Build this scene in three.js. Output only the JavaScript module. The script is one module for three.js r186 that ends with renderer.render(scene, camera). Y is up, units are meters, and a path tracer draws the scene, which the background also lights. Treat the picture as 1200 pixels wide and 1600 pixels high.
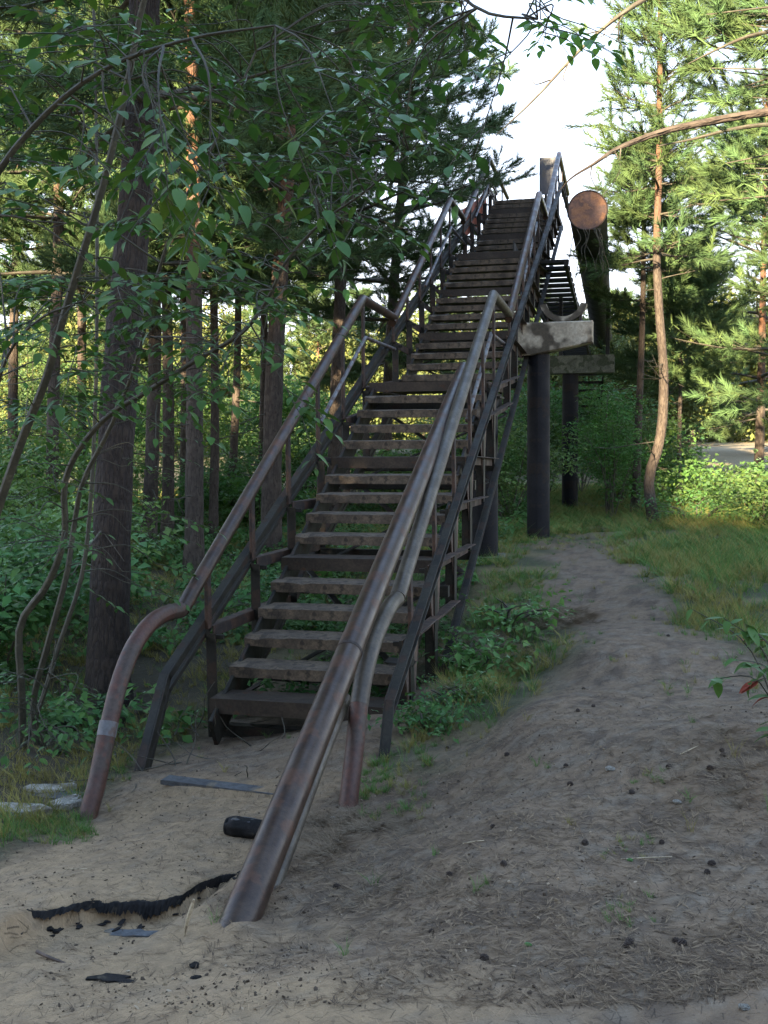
import * as THREE from 'three';
import { mergeGeometries } from 'three/addons/utils/BufferGeometryUtils.js';

// ---------- camera, sky, sun, exposure ----------
const scene = new THREE.Scene();
const camera = new THREE.PerspectiveCamera(53.0, 768 / 1024, 0.05, 900);
camera.position.set(2.3132, 2.03, 7.0738);
camera.rotation.order = 'YXZ';
camera.rotation.set(-0.084, 0.2311, -0.0106);
camera.updateMatrixWorld(true);
const renderer = new THREE.WebGLRenderer({ antialias: true });
renderer.toneMapping = THREE.LinearToneMapping;
renderer.toneMappingExposure = 7.4;
renderer.shadowMap.enabled = true;
renderer.shadowMap.type = THREE.PCFSoftShadowMap;

const SUN_AZ = 0.2311 + Math.PI - 0.42, SUN_EL = 0.36;   // behind the camera, to its left
const sunDir = new THREE.Vector3(-Math.sin(SUN_AZ) * Math.cos(SUN_EL), Math.sin(SUN_EL), -Math.cos(SUN_AZ) * Math.cos(SUN_EL));
{
  const W = 512, H = 256, d = new Float32Array(W * H * 4);
  for (let y = 0; y < H; y++) for (let x = 0; x < W; x++) {
    const el = ((y + 0.5) / H - 0.5) * Math.PI, s = Math.max(0, Math.sin(el));
    const k = Math.pow(1 - s, 3);                       // pale at the horizon, blue above
    let c = [0.42 + 1.04 * k, 0.62 + 0.88 * k, 0.98 + 0.56 * k];
    if (el < 0) c = [0.40, 0.41, 0.38];
    const o = (y * W + x) * 4; d[o] = c[0]; d[o + 1] = c[1]; d[o + 2] = c[2]; d[o + 3] = 1;
  }
  const sky = new THREE.DataTexture(d, W, H, THREE.RGBAFormat, THREE.FloatType);
  sky.mapping = THREE.EquirectangularReflectionMapping; sky.magFilter = THREE.LinearFilter; sky.needsUpdate = true;
  scene.background = sky; scene.environment = sky;
  scene.environmentIntensity = 0.3; scene.backgroundIntensity = 0.3;
}
const sun = new THREE.DirectionalLight(new THREE.Color().setRGB(1.0, 0.80, 0.52), 5);
sun.position.copy(sunDir).multiplyScalar(120);
sun.castShadow = true; sun.shadow.radius = 1.5;
Object.assign(sun.shadow.camera, { left: -70, right: 70, top: 70, bottom: -70, near: 1, far: 320 });
sun.shadow.mapSize.set(4096, 4096);
scene.add(sun); sun.target.position.set(0, 2, -12); scene.add(sun.target);

// ---------- helpers ----------
function rngOf(seed) { let a = seed >>> 0; return () => { a = (a + 0x6D2B79F5) | 0; let t = Math.imul(a ^ (a >>> 15), 1 | a); t = (t + Math.imul(t ^ (t >>> 7), 61 | t)) ^ t; return ((t ^ (t >>> 14)) >>> 0) / 4294967296; }; }
const V = (x, y, z) => new THREE.Vector3(x, y, z);
const lerp = (a, b, t) => a + (b - a) * t, clamp = (x, a = 0, b = 1) => Math.min(b, Math.max(a, x));
const sm = (a, b, x) => { const t = clamp((x - a) / (b - a)); return t * t * (3 - 2 * t); };
const hash = (x, y, z = 0) => { let h = (x * 374761393 + y * 668265263 + z * 2147483647) | 0; h = Math.imul(h ^ (h >>> 13), 1274126177); h ^= h >>> 16; return (h >>> 0) / 4294967296; };
function vn(x, y, p = 0, s = 0) {                       // value noise, tileable with period p
  const xi = Math.floor(x), yi = Math.floor(y), f = x - xi, g = y - yi, u = f * f * (3 - 2 * f), v = g * g * (3 - 2 * g);
  const w = (a) => (p ? ((a % p) + p) % p : a);
  return lerp(lerp(hash(w(xi), w(yi), s), hash(w(xi + 1), w(yi), s), u), lerp(hash(w(xi), w(yi + 1), s), hash(w(xi + 1), w(yi + 1), s), u), v);
}
function fbm(x, y, oct = 4, p = 0, s = 0) { let a = 0, k = 0.5, n = 0; for (let i = 0; i < oct; i++) { a += k * vn(x, y, p, s + i); n += k; x *= 2; y *= 2; p *= 2; k *= 0.5; } return a / n; }
function vn3(x, y, z) { const zi = Math.floor(z), f = z - zi, u = f * f * (3 - 2 * f); return lerp(vn(x, y, 0, zi), vn(x, y, 0, zi + 1), u); }
const used = new Map();
function numbered(name) { const n = used.get(name) || 0; used.set(name, n + 1); return n ? name + '_' + String(n).padStart(3, '0') : name; }
function tag(o, label, category, group) { o.userData = { ...o.userData, label, category }; if (group) o.userData.group = group; return o; }
function thing(name, label, category, pos = [0, 0, 0], turn = 0, group) { const o = new THREE.Group(); o.name = numbered(name); o.position.set(...pos); o.rotation.y = turn; scene.add(o); return tag(o, label, category, group); }
function mesh(name, geo, mat, parent, label) {
  const m = new THREE.Mesh(Array.isArray(geo) ? (geo.length > 1 ? mergeGeometries(geo) : geo[0]) : geo, mat);
  m.name = parent ? name : numbered(name); m.castShadow = m.receiveShadow = true; if (label) m.userData.label = label; (parent || scene).add(m); return m;
}
function copies(name, geo, mat, mats, parent, cols, kind = 'stuff') {
  const m = new THREE.InstancedMesh(geo, mat, mats.length); mats.forEach((x, i) => m.setMatrixAt(i, x)); if (cols) cols.forEach((c, i) => m.setColorAt(i, c));
  m.name = parent ? name : numbered(name); m.castShadow = m.receiveShadow = true; if (kind) m.userData.kind = kind; (parent || scene).add(m); return m;
}
const MW = camera.matrixWorld.clone();
const F = 1604.2;
const px = (u, v, d) => V((u - 600) / F * d, -(v - 800) / F * d, -d).applyMatrix4(MW);     // authoring: a point of the photograph at a depth
const proj = (p) => { const q = p.clone().applyMatrix4(MW.clone().invert()); return [600 + F * q.x / -q.z, 800 - F * q.y / -q.z, -q.z]; };

// textures
function tex(w, h, fn, srgb = true, rx = 1, ry = 1) {
  const d = new Uint8Array(w * h * 4);
  for (let y = 0; y < h; y++) for (let x = 0; x < w; x++) { const c = fn(x / w, y / h, x, y), o = (y * w + x) * 4; for (let k = 0; k < 3; k++) d[o + k] = 255 * clamp(Array.isArray(c) ? c[k] : c); d[o + 3] = 255; }
  const t = new THREE.DataTexture(d, w, h); t.wrapS = t.wrapT = THREE.RepeatWrapping; t.magFilter = THREE.LinearFilter; if (srgb) t.colorSpace = THREE.SRGBColorSpace; t.repeat.set(rx, ry); t.needsUpdate = true; return t;
}
const srgb = (c) => c.map((x) => (x <= 0.0031308 ? x * 12.92 : 1.055 * Math.pow(x, 1 / 2.4) - 0.055));
const mix3 = (a, b, t) => a.map((x, i) => lerp(x, b[i], t));
// layered surface: base colours (linear) broken by spots of a second and third colour; uv is in metres, tile in metres
function surf({ a, b, c, cov = 0.5, covC = 0.6, fr = 6, frc = 10, tile = 1, n = 512, rough = 0.7, rvar = 0.25, bump = 0.004, metal = 0, seed = 1, stretch = 1, grain = 0.25, side, spec = 1 }) {
  const f = (u, v) => fbm(u * fr, v * fr * stretch, 5, fr, seed), g = (u, v) => fbm(u * frc, v * frc * stretch, 4, frc, seed + 20), gr = (u, v) => vn(u * n / 2, v * n / 2, n / 2, seed + 40);
  const P = stretch === 1;
  const col = (u, v) => { let q = mix3(a, b, sm(cov - 0.1, cov + 0.12, f(u, v))); if (c) q = mix3(q, c, sm(covC - 0.05, covC + 0.07, g(u, v))); const k = 1 + grain * (gr(u, v) - 0.5) + grain * 1.4 * (vn(u * 64, v * 64, 64, seed + 50) - 0.5); return srgb(q.map((x) => x * k)); };
  const m = new THREE.MeshPhysicalMaterial({ map: tex(n, n, col, true, 1 / tile, 1 / tile), roughness: rough, metalness: metal, bumpScale: bump, specularIntensity: spec });
  m.bumpMap = tex(n, n, (u, v) => 0.45 * f(u, v) + 0.35 * g(u, v) + 0.2 * gr(u, v), false, 1 / tile, 1 / tile);
  if (rvar) { m.roughnessMap = tex(n / 2, n / 2, (u, v) => clamp(1 - rvar + rvar * 2 * (g(u, v) - 0.3)), false, 1 / tile, 1 / tile); }
  if (side) m.side = side; return m;
}
const M = {
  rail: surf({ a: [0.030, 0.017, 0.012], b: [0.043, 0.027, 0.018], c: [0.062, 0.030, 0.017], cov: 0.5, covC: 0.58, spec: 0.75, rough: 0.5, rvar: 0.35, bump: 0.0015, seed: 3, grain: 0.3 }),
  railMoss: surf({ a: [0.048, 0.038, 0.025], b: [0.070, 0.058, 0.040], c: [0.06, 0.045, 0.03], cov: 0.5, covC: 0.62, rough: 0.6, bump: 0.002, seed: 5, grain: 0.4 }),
  railRed: surf({ a: [0.070, 0.030, 0.020], b: [0.054, 0.036, 0.027], c: [0.085, 0.033, 0.020], cov: 0.5, covC: 0.62, rough: 0.62, bump: 0.002, seed: 7, grain: 0.4 }),
  steel: surf({ a: [0.014, 0.0135, 0.011], b: [0.026, 0.024, 0.018], c: [0.034, 0.021, 0.014], cov: 0.52, covC: 0.66, spec: 0.6, rough: 0.65, bump: 0.003, seed: 9, grain: 0.4 }),
  rust: surf({ a: [0.034, 0.019, 0.013], b: [0.055, 0.028, 0.016], c: [0.02, 0.014, 0.011], cov: 0.5, covC: 0.6, rough: 0.8, bump: 0.003, seed: 11, grain: 0.5 }),
  rustPlate: surf({ a: [0.105, 0.068, 0.046], b: [0.07, 0.046, 0.032], c: [0.07, 0.05, 0.04], cov: 0.5, covC: 0.58, rough: 0.85, bump: 0.003, seed: 12, grain: 0.4 }),
  orange: surf({ a: [0.36, 0.085, 0.035], b: [0.27, 0.075, 0.04], c: [0.16, 0.06, 0.04], cov: 0.55, covC: 0.66, rough: 0.8, bump: 0.002, seed: 13, grain: 0.25 }),
  disc: surf({ a: [0.17, 0.082, 0.048], b: [0.11, 0.055, 0.038], c: [0.22, 0.105, 0.052], cov: 0.5, covC: 0.6, rough: 0.8, bump: 0.002, seed: 14, grain: 0.3 }),
  channel: surf({ a: [0.040, 0.030, 0.022], b: [0.056, 0.041, 0.029], c: [0.06, 0.032, 0.018], cov: 0.5, covC: 0.64, spec: 0.6, rough: 0.7, bump: 0.002, seed: 16, grain: 0.4 }),
  tread: surf({ a: [0.118, 0.085, 0.054], b: [0.080, 0.058, 0.038], c: [0.052, 0.039, 0.027], cov: 0.48, covC: 0.6, fr: 8, frc: 16, tile: 0.8, rough: 0.95, bump: 0.004, seed: 15, grain: 0.45 }),
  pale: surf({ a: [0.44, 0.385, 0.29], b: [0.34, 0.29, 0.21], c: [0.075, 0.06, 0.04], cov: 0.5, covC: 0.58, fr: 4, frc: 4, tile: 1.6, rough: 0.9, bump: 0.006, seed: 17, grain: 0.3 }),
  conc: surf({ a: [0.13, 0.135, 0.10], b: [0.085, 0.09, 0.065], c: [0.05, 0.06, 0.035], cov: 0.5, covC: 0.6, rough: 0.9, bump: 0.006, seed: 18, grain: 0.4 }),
  column: surf({ a: [0.008, 0.0085, 0.011], b: [0.012, 0.0125, 0.015], c: [0.02, 0.016, 0.014], cov: 0.5, covC: 0.68, spec: 0.35, rough: 0.7, bump: 0.002, seed: 19, grain: 0.3 }),
  pipeDark: surf({ a: [0.018, 0.018, 0.019], b: [0.026, 0.024, 0.022], c: [0.022, 0.024, 0.018], cov: 0.5, covC: 0.6, spec: 0.5, rough: 0.7, bump: 0.003, seed: 20, grain: 0.4 }),
  tar: surf({ a: [0.007, 0.007, 0.007], b: [0.012, 0.011, 0.011], c: [0.05, 0.042, 0.032], cov: 0.5, covC: 0.66, spec: 0.4, rough: 0.85, bump: 0.006, seed: 21, tile: 0.5, grain: 0.5 }),
  slate: surf({ a: [0.075, 0.078, 0.082], b: [0.055, 0.057, 0.06], c: [0.12, 0.10, 0.075], cov: 0.5, covC: 0.63, rough: 0.8, bump: 0.003, seed: 22, grain: 0.4 }),
  rubble: surf({ a: [0.30, 0.285, 0.245], b: [0.21, 0.20, 0.165], c: [0.14, 0.12, 0.09], cov: 0.5, covC: 0.62, tile: 0.6, rough: 0.95, bump: 0.008, seed: 23, grain: 0.5 }),
  twig: surf({ a: [0.055, 0.045, 0.032], b: [0.085, 0.075, 0.055], c: [0.06, 0.065, 0.04], cov: 0.5, covC: 0.6, tile: 0.4, n: 256, rough: 0.9, bump: 0.003, seed: 24, grain: 0.4 }),
  greenStem: surf({ a: [0.050, 0.046, 0.028], b: [0.036, 0.034, 0.021], c: [0.075, 0.07, 0.045], cov: 0.5, covC: 0.62, tile: 0.5, n: 256, rough: 0.85, bump: 0.002, seed: 25, grain: 0.3 }),
  panel: surf({ a: [0.042, 0.048, 0.066], b: [0.055, 0.058, 0.072], c: [0.08, 0.07, 0.06], cov: 0.5, covC: 0.68, rough: 0.6, bump: 0.002, seed: 26, grain: 0.2 }),
  metalGrey: surf({ a: [0.14, 0.14, 0.145], b: [0.10, 0.10, 0.105], c: [0.09, 0.06, 0.05], cov: 0.5, covC: 0.64, rough: 0.55, bump: 0.001, seed: 27, n: 256 }),
};
// bark: plates split by long furrows; n1 colour low on the trunk, n2 flaky orange higher up
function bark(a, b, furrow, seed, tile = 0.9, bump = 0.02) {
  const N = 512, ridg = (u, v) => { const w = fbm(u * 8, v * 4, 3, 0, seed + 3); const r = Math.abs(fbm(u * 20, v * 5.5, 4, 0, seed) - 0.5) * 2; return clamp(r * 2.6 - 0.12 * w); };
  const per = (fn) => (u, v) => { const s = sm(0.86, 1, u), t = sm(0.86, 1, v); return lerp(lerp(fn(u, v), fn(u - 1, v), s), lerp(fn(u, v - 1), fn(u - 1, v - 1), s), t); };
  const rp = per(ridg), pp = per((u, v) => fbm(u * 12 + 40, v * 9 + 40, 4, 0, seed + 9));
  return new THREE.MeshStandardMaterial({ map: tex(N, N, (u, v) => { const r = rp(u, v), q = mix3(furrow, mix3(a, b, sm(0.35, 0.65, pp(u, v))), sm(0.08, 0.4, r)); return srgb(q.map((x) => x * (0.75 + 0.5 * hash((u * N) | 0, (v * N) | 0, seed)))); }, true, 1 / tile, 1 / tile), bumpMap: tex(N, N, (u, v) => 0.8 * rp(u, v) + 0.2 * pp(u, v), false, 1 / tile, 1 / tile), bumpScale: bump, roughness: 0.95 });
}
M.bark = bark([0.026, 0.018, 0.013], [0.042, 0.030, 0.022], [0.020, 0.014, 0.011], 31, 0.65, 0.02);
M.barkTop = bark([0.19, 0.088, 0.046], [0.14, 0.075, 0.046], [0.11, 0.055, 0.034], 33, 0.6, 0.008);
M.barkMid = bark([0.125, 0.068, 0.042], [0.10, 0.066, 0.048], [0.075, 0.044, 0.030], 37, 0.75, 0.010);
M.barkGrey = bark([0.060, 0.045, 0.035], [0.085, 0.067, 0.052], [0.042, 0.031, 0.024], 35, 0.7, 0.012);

const leafy = (r, g, b, tr = 0.35, rough = 0.85) => new THREE.MeshPhysicalMaterial({ color: new THREE.Color().setRGB(r, g, b), roughness: rough, transmission: tr, thickness: 0, side: THREE.DoubleSide, specularIntensity: 0.5 });
const opaque = (r, g, b) => new THREE.MeshStandardMaterial({ color: new THREE.Color().setRGB(r, g, b), roughness: 0.9, side: THREE.DoubleSide });
M.needle = opaque(0.066, 0.118, 0.038);
M.leaf = leafy(0.074, 0.175, 0.030, 0.45, 0.6);
M.bush = leafy(0.100, 0.225, 0.050, 0.5);
M.herb = leafy(0.072, 0.180, 0.040, 0.4);
M.far = leafy(0.125, 0.155, 0.042, 0.3);
M.shade = opaque(0.05, 0.07, 0.03);
M.grass = leafy(0.150, 0.225, 0.066, 0.35, 0.8);
M.straw = new THREE.MeshStandardMaterial({ color: new THREE.Color().setRGB(0.235, 0.185, 0.125), roughness: 0.9, side: THREE.DoubleSide });
M.red = leafy(0.30, 0.055, 0.03, 0.3);

// geometry: boxes, bars and limbs with uv in metres
function uvMetres(g) {
  g = g.index ? g.toNonIndexed() : g; g.computeVertexNormals(); const p = g.attributes.position, n = g.attributes.normal, uv = new Float32Array(p.count * 2);
  for (let i = 0; i < p.count; i++) { const ax = Math.abs(n.getX(i)), ay = Math.abs(n.getY(i)), az = Math.abs(n.getZ(i)); const x = p.getX(i), y = p.getY(i), z = p.getZ(i); if (ax >= ay && ax >= az) { uv[2 * i] = z; uv[2 * i + 1] = y; } else if (ay >= az) { uv[2 * i] = x; uv[2 * i + 1] = z; } else { uv[2 * i] = x; uv[2 * i + 1] = y; } }
  g.setAttribute('uv', new THREE.BufferAttribute(uv, 2)); return g;
}
function box(w, h, d, x = 0, y = 0, z = 0, c = 0.006) {            // a box with chamfered long edges
  c = Math.min(c, w * 0.3, h * 0.3, d * 0.3);
  const s = new THREE.Shape(), a = w / 2 - c, b = h / 2 - c; s.moveTo(-a, -h / 2); s.lineTo(a, -h / 2); s.lineTo(w / 2, -b); s.lineTo(w / 2, b); s.lineTo(a, h / 2); s.lineTo(-a, h / 2); s.lineTo(-w / 2, b); s.lineTo(-w / 2, -b); s.closePath();
  const g = new THREE.ExtrudeGeometry(s, { depth: d, bevelEnabled: false }); g.translate(0, 0, -d / 2); return uvMetres(g).translate(x, y, z);
}
function bar(a, b, w, h, up = V(0, 1, 0), c = 0.004) {             // a flat bar from a to b; w across, h along up
  const d = b.clone().sub(a), L = d.length(), z = d.normalize(), x = up.clone().cross(z).normalize(), y = z.clone().cross(x);
  return box(w, h, L, 0, 0, 0, c).applyMatrix4(new THREE.Matrix4().makeBasis(x, y, z)).translate((a.x + b.x) / 2, (a.y + b.y) / 2, (a.z + b.z) / 2);
}
function angle(a, b, w, h, t, sx) {                                // an L section: web h high, flange w wide to the side sx
  const d = b.clone().sub(a).normalize(), x = V(0, 1, 0).cross(d).normalize(), y = d.clone().cross(x), o = (p, dx, dy) => p.clone().addScaledVector(x, dx).addScaledVector(y, dy);
  return [bar(o(a, 0, -h / 2), o(b, 0, -h / 2), t, h, V(0, 1, 0), 0.002), bar(o(a, -sx * (w / 2 + t / 2 + 0.001), -t / 2), o(b, -sx * (w / 2 + t / 2 + 0.001), -t / 2), w, t, V(0, 1, 0), 0.002), bar(o(a, -sx * (w / 2 + t / 2 + 0.001), -h + t / 2), o(b, -sx * (w / 2 + t / 2 + 0.001), -h + t / 2), w, t, V(0, 1, 0), 0.002)];
}
function limb(pts, rad, { seg = 10, step = 0, rough = 0, smooth = true, caps = true, seed = 1, freq = 6 } = {}) {
  let P = pts, R = rad.length === pts.length ? rad : pts.map((_, i) => lerp(rad[0], rad[rad.length - 1], i / (pts.length - 1)));
  if (smooth && pts.length > 2 || step) {
    const len = pts.slice(1).reduce((s, p, i) => s + p.distanceTo(pts[i]), 0), n = Math.max(pts.length * (smooth ? 3 : 1), Math.round(len / (step || 0.35))); const Q = [], RR = [];
    if (smooth && pts.length > 2) { const c = new THREE.CatmullRomCurve3(pts, false, 'centripetal'); for (let i = 0; i <= n; i++) { const t = i / n, k = t * (pts.length - 1), j = Math.min(pts.length - 2, Math.floor(k)); Q.push(c.getPoint(t)); RR.push(lerp(R[j], R[j + 1], k - j)); } } else for (let j = 0; j < pts.length - 1; j++) { const m = Math.max(1, Math.round(pts[j].distanceTo(pts[j + 1]) / step)); for (let i = j ? 1 : 0; i <= m; i++) { Q.push(pts[j].clone().lerp(pts[j + 1], i / m)); RR.push(lerp(R[j], R[j + 1], i / m)); } }
    P = Q; R = RR;
  }
  const n = P.length, pos = [], uv = [], idx = []; let nx = null, L = 0; const circ = 2 * Math.PI * (R[0] + R[n - 1]) / 2;
  for (let i = 0; i < n; i++) {
    const t = P[Math.min(n - 1, i + 1)].clone().sub(P[Math.max(0, i - 1)]).normalize();
    if (!nx) nx = (Math.abs(t.y) < 0.9 ? V(0, 1, 0) : V(1, 0, 0)).cross(t).normalize(); else nx.addScaledVector(t, -nx.dot(t)).normalize();
    const ny = t.clone().cross(nx); if (i) L += P[i].distanceTo(P[i - 1]);
    let k = 1; if (!smooth && i && i < n - 1) { const a = P[i].clone().sub(P[i - 1]).normalize(); k = 1 / Math.max(0.5, a.dot(t)); }
    for (let s = 0; s <= seg; s++) { const th = s / seg * Math.PI * 2, r = R[i] * (1 + (rough ? rough * (vn3(Math.cos(th) * freq * 0.4 + seed, Math.sin(th) * freq * 0.4, L * freq * 0.5 + seed) - 0.5) * 2 : 0)); pos.push(P[i].x + nx.x * r * Math.cos(th) + ny.x * r * Math.sin(th), P[i].y + nx.y * r * Math.cos(th) + ny.y * r * Math.sin(th), P[i].z + nx.z * r * Math.cos(th) + ny.z * r * Math.sin(th)); uv.push(s / seg * circ, L); }
  }
  for (let i = 0; i < n - 1; i++) for (let s = 0; s < seg; s++) { const a = i * (seg + 1) + s, b = a + seg + 1; idx.push(a, a + 1, b, b, a + 1, b + 1); }
  if (caps) for (const e of [0, n - 1]) { const c = pos.length / 3; pos.push(P[e].x, P[e].y, P[e].z); uv.push(0, 0); for (let s = 0; s <= seg; s++) { const k = (e * (seg + 1) + s) * 3; pos.push(pos[k], pos[k + 1], pos[k + 2]); uv.push(Math.cos(s / seg * 6.283) * R[e], Math.sin(s / seg * 6.283) * R[e]); } for (let s = 0; s < seg; s++) e ? idx.push(c, c + 1 + s, c + 2 + s) : idx.push(c, c + 2 + s, c + 1 + s); }
  const g = new THREE.BufferGeometry(); g.setAttribute('position', new THREE.Float32BufferAttribute(pos, 3)); g.setAttribute('uv', new THREE.Float32BufferAttribute(uv, 2)); g.setIndex(idx); g.computeVertexNormals(); return g;
}
const cyl = (a, b, r, seg = 16, r2) => limb([a, b], [r, r2 ?? r], { seg, smooth: false });

// ---------- ground ----------
const HP = [[-.82, 1.66, -.29], [.79, 1.56, -.12], [.75, 3.15, -.03], [2.3, 7, .42], [1.6, 4.15, .18], [-.1, 1.37, -.22], [.36, 2.1, -.12], [-.07, 3.43, 0], [-2, -.7, -.3], [-3.7, -6.5, -.1], [-5, -9, 0], [.5, -6, .3], [1, -9, .28], [2.4, -1.3, .3], [2.1, 2.6, .2], [2, -4.7, .3], [1.2, -.5, .08], [1.0, .5, -.05], [1, -1, -.1], [0, -1, -.35], [0, -3, -.2], [-1, 0, -.35], [2.8, -9.3, .3], [3.5, -17, .3], [2.9, 1.4, .38], [4, 4, .5], [-3, 3, -.25], [-1.4, 4, .02], [-1.2, 2.6, -.22], [1.4, -11, .2], [-6, 0, -.2], [6, -3, .55], [8, -10, .6], [0, -20, .2], [-8, -14, .1], [-8, 6, 0], [8, 6, .6], [0.6, 5, .12], [-.5, 6, .15], [3.2, -4, .38], [1.3, -3, .2], [2.1, .6, .26]];
const crack = [[45, 1440], [95, 1428], [150, 1418], [190, 1413], [235, 1412], [285, 1398], [310, 1378], [345, 1356], [385, 1346]].map(([u, v]) => { const p = px(u, v, 1).sub(camera.position); const t = (-0.03 - camera.position.y) / p.y; return [camera.position.x + p.x * t, camera.position.z + p.z * t]; });
function base(x, z) { let s = 0, w = 0; for (const [a, b, h] of HP) { const d = (a - x) ** 2 + (b - z) ** 2 + 0.12, k = 1 / (d * d); s += k * h; w += k; } const far = sm(14, 40, Math.hypot(x, z + 4)); return lerp(s / w, 0.3, far); }
function crackZ(x) { for (let i = 0; i < crack.length - 1; i++) { const [x0, z0] = crack[i], [x1, z1] = crack[i + 1]; if (x >= x0 && x <= x1) return lerp(z0, z1, (x - x0) / (x1 - x0)); } return null; }
function H(x, z) {
  let h = base(x, z) + 0.035 * (fbm(x * 0.7 + 9, z * 0.7 + 3, 3) - 0.5) + 0.008 * (fbm(x * 2.2 + 5, z * 2.2, 3) - 0.5);
  const near = 1 - sm(9, 14, Math.hypot(x - 2, z - 5));
  if (near > 0) { h += near * 0.014 * (fbm(x * 11, z * 11, 3) - 0.5); const sandy = sandK(x, z); h += near * sandy * 0.022 * (fbm(x * 6 + 2, z * 6 + 8, 4) - 0.5); }
  const cz = crackZ(x); if (cz !== null) { const e = Math.min(sm(crack[0][0], crack[0][0] + 0.06, x), 1 - sm(crack[8][0] - 0.12, crack[8][0], x)); h -= e * 0.075 * sm(-0.012, 0.012, z - cz) * (1 - sm(0.12, 0.62, z - cz)); }
  const bx = x + 0.16, bz = z - 3.52; h += 0.085 * Math.exp(-(bx * bx / 0.020 + bz * bz / 0.022));
  h += 0.055 * Math.exp(-(((x - .80) / .13) ** 2 + ((z - 3.30) / .10) ** 2)); const st = x > -0.55 && x < 0.55 ? 1 - sm(0.35, 0.6, Math.abs(x)) : 0; if (st > 0) h += st * 0.03 * (sm(1.36, 1.33, z) ? 1 : 0) * sm(0.5, 1.3, z) * (z < 1.345 ? 1 : 0);
  return h;
}
const pathC = [[2.2, 7], [2.15, 2.6], [2.42, -1.2], [2.05, -4.75], [1.65, -8], [1.5, -12]];
function pathD(x, z) { for (let i = 0; i < pathC.length - 1; i++) { const [a, b] = pathC[i], [c, d] = pathC[i + 1]; if (z <= b && z >= d) return Math.abs(x - lerp(a, c, (z - b) / (d - b))); } return z > 7 ? 0 : 3; }
const jag = (x, z) => 0.9 * (fbm(x * 1.3, z * 1.3, 3, 0, 77) - 0.5);
function bare(x, z) {                                              // 1 on trodden earth, 0 under grass
  const w = z > 2.2 ? lerp(1.5, 6, sm(2.2, 4, z)) : lerp(0.40, 1.0, sm(-4, 2.2, z)); let k = 1 - sm(w * 0.55, w * 1.6, pathD(x, z) + jag(x, z) * 1.3 * (z < 3 ? 1 : 0.3)); k *= sm(-11, -6.5, z);
  const foot = sm(-1.0, -0.7, x) * (1 - sm(1.6, 2.1, z < 1 ? 9 : x)) * sm(0.9, 1.3, z); const stair = (1 - sm(0.75, 1.0, Math.abs(x))) * sm(-2.5, 0, z);
  return clamp(Math.max(k, foot, stair, sm(2.9, 3.5, z + jag(x, z)) * sm(-2.2, -1.2, x)));
}
function sandK(x, z) { const n = jag(x * 1.7 + 4, z * 1.7); return clamp(sm(3.0, 3.9, z + n * 0.9 - 0.55 * (x - 1)) * (1 - 0.65 * sm(2.1, 3.1, x + n)) + 0.8 * (1 - sm(0.5, 0.85, Math.abs(x + 0.05 + n * 0.2))) * sm(0.9, 1.25, z)); }
const grid = (lo, hi, fineLo, fineHi, step, grow) => { const r = []; for (let x = fineLo; x <= fineHi; x += step) r.push(x); let s = step, x = fineHi; while (x < hi) { s *= grow; x += s; r.push(x); } s = step; x = fineLo; const l = []; while (x > lo) { s *= grow; x -= s; l.push(x); } return [...l.reverse(), ...r]; };
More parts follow.
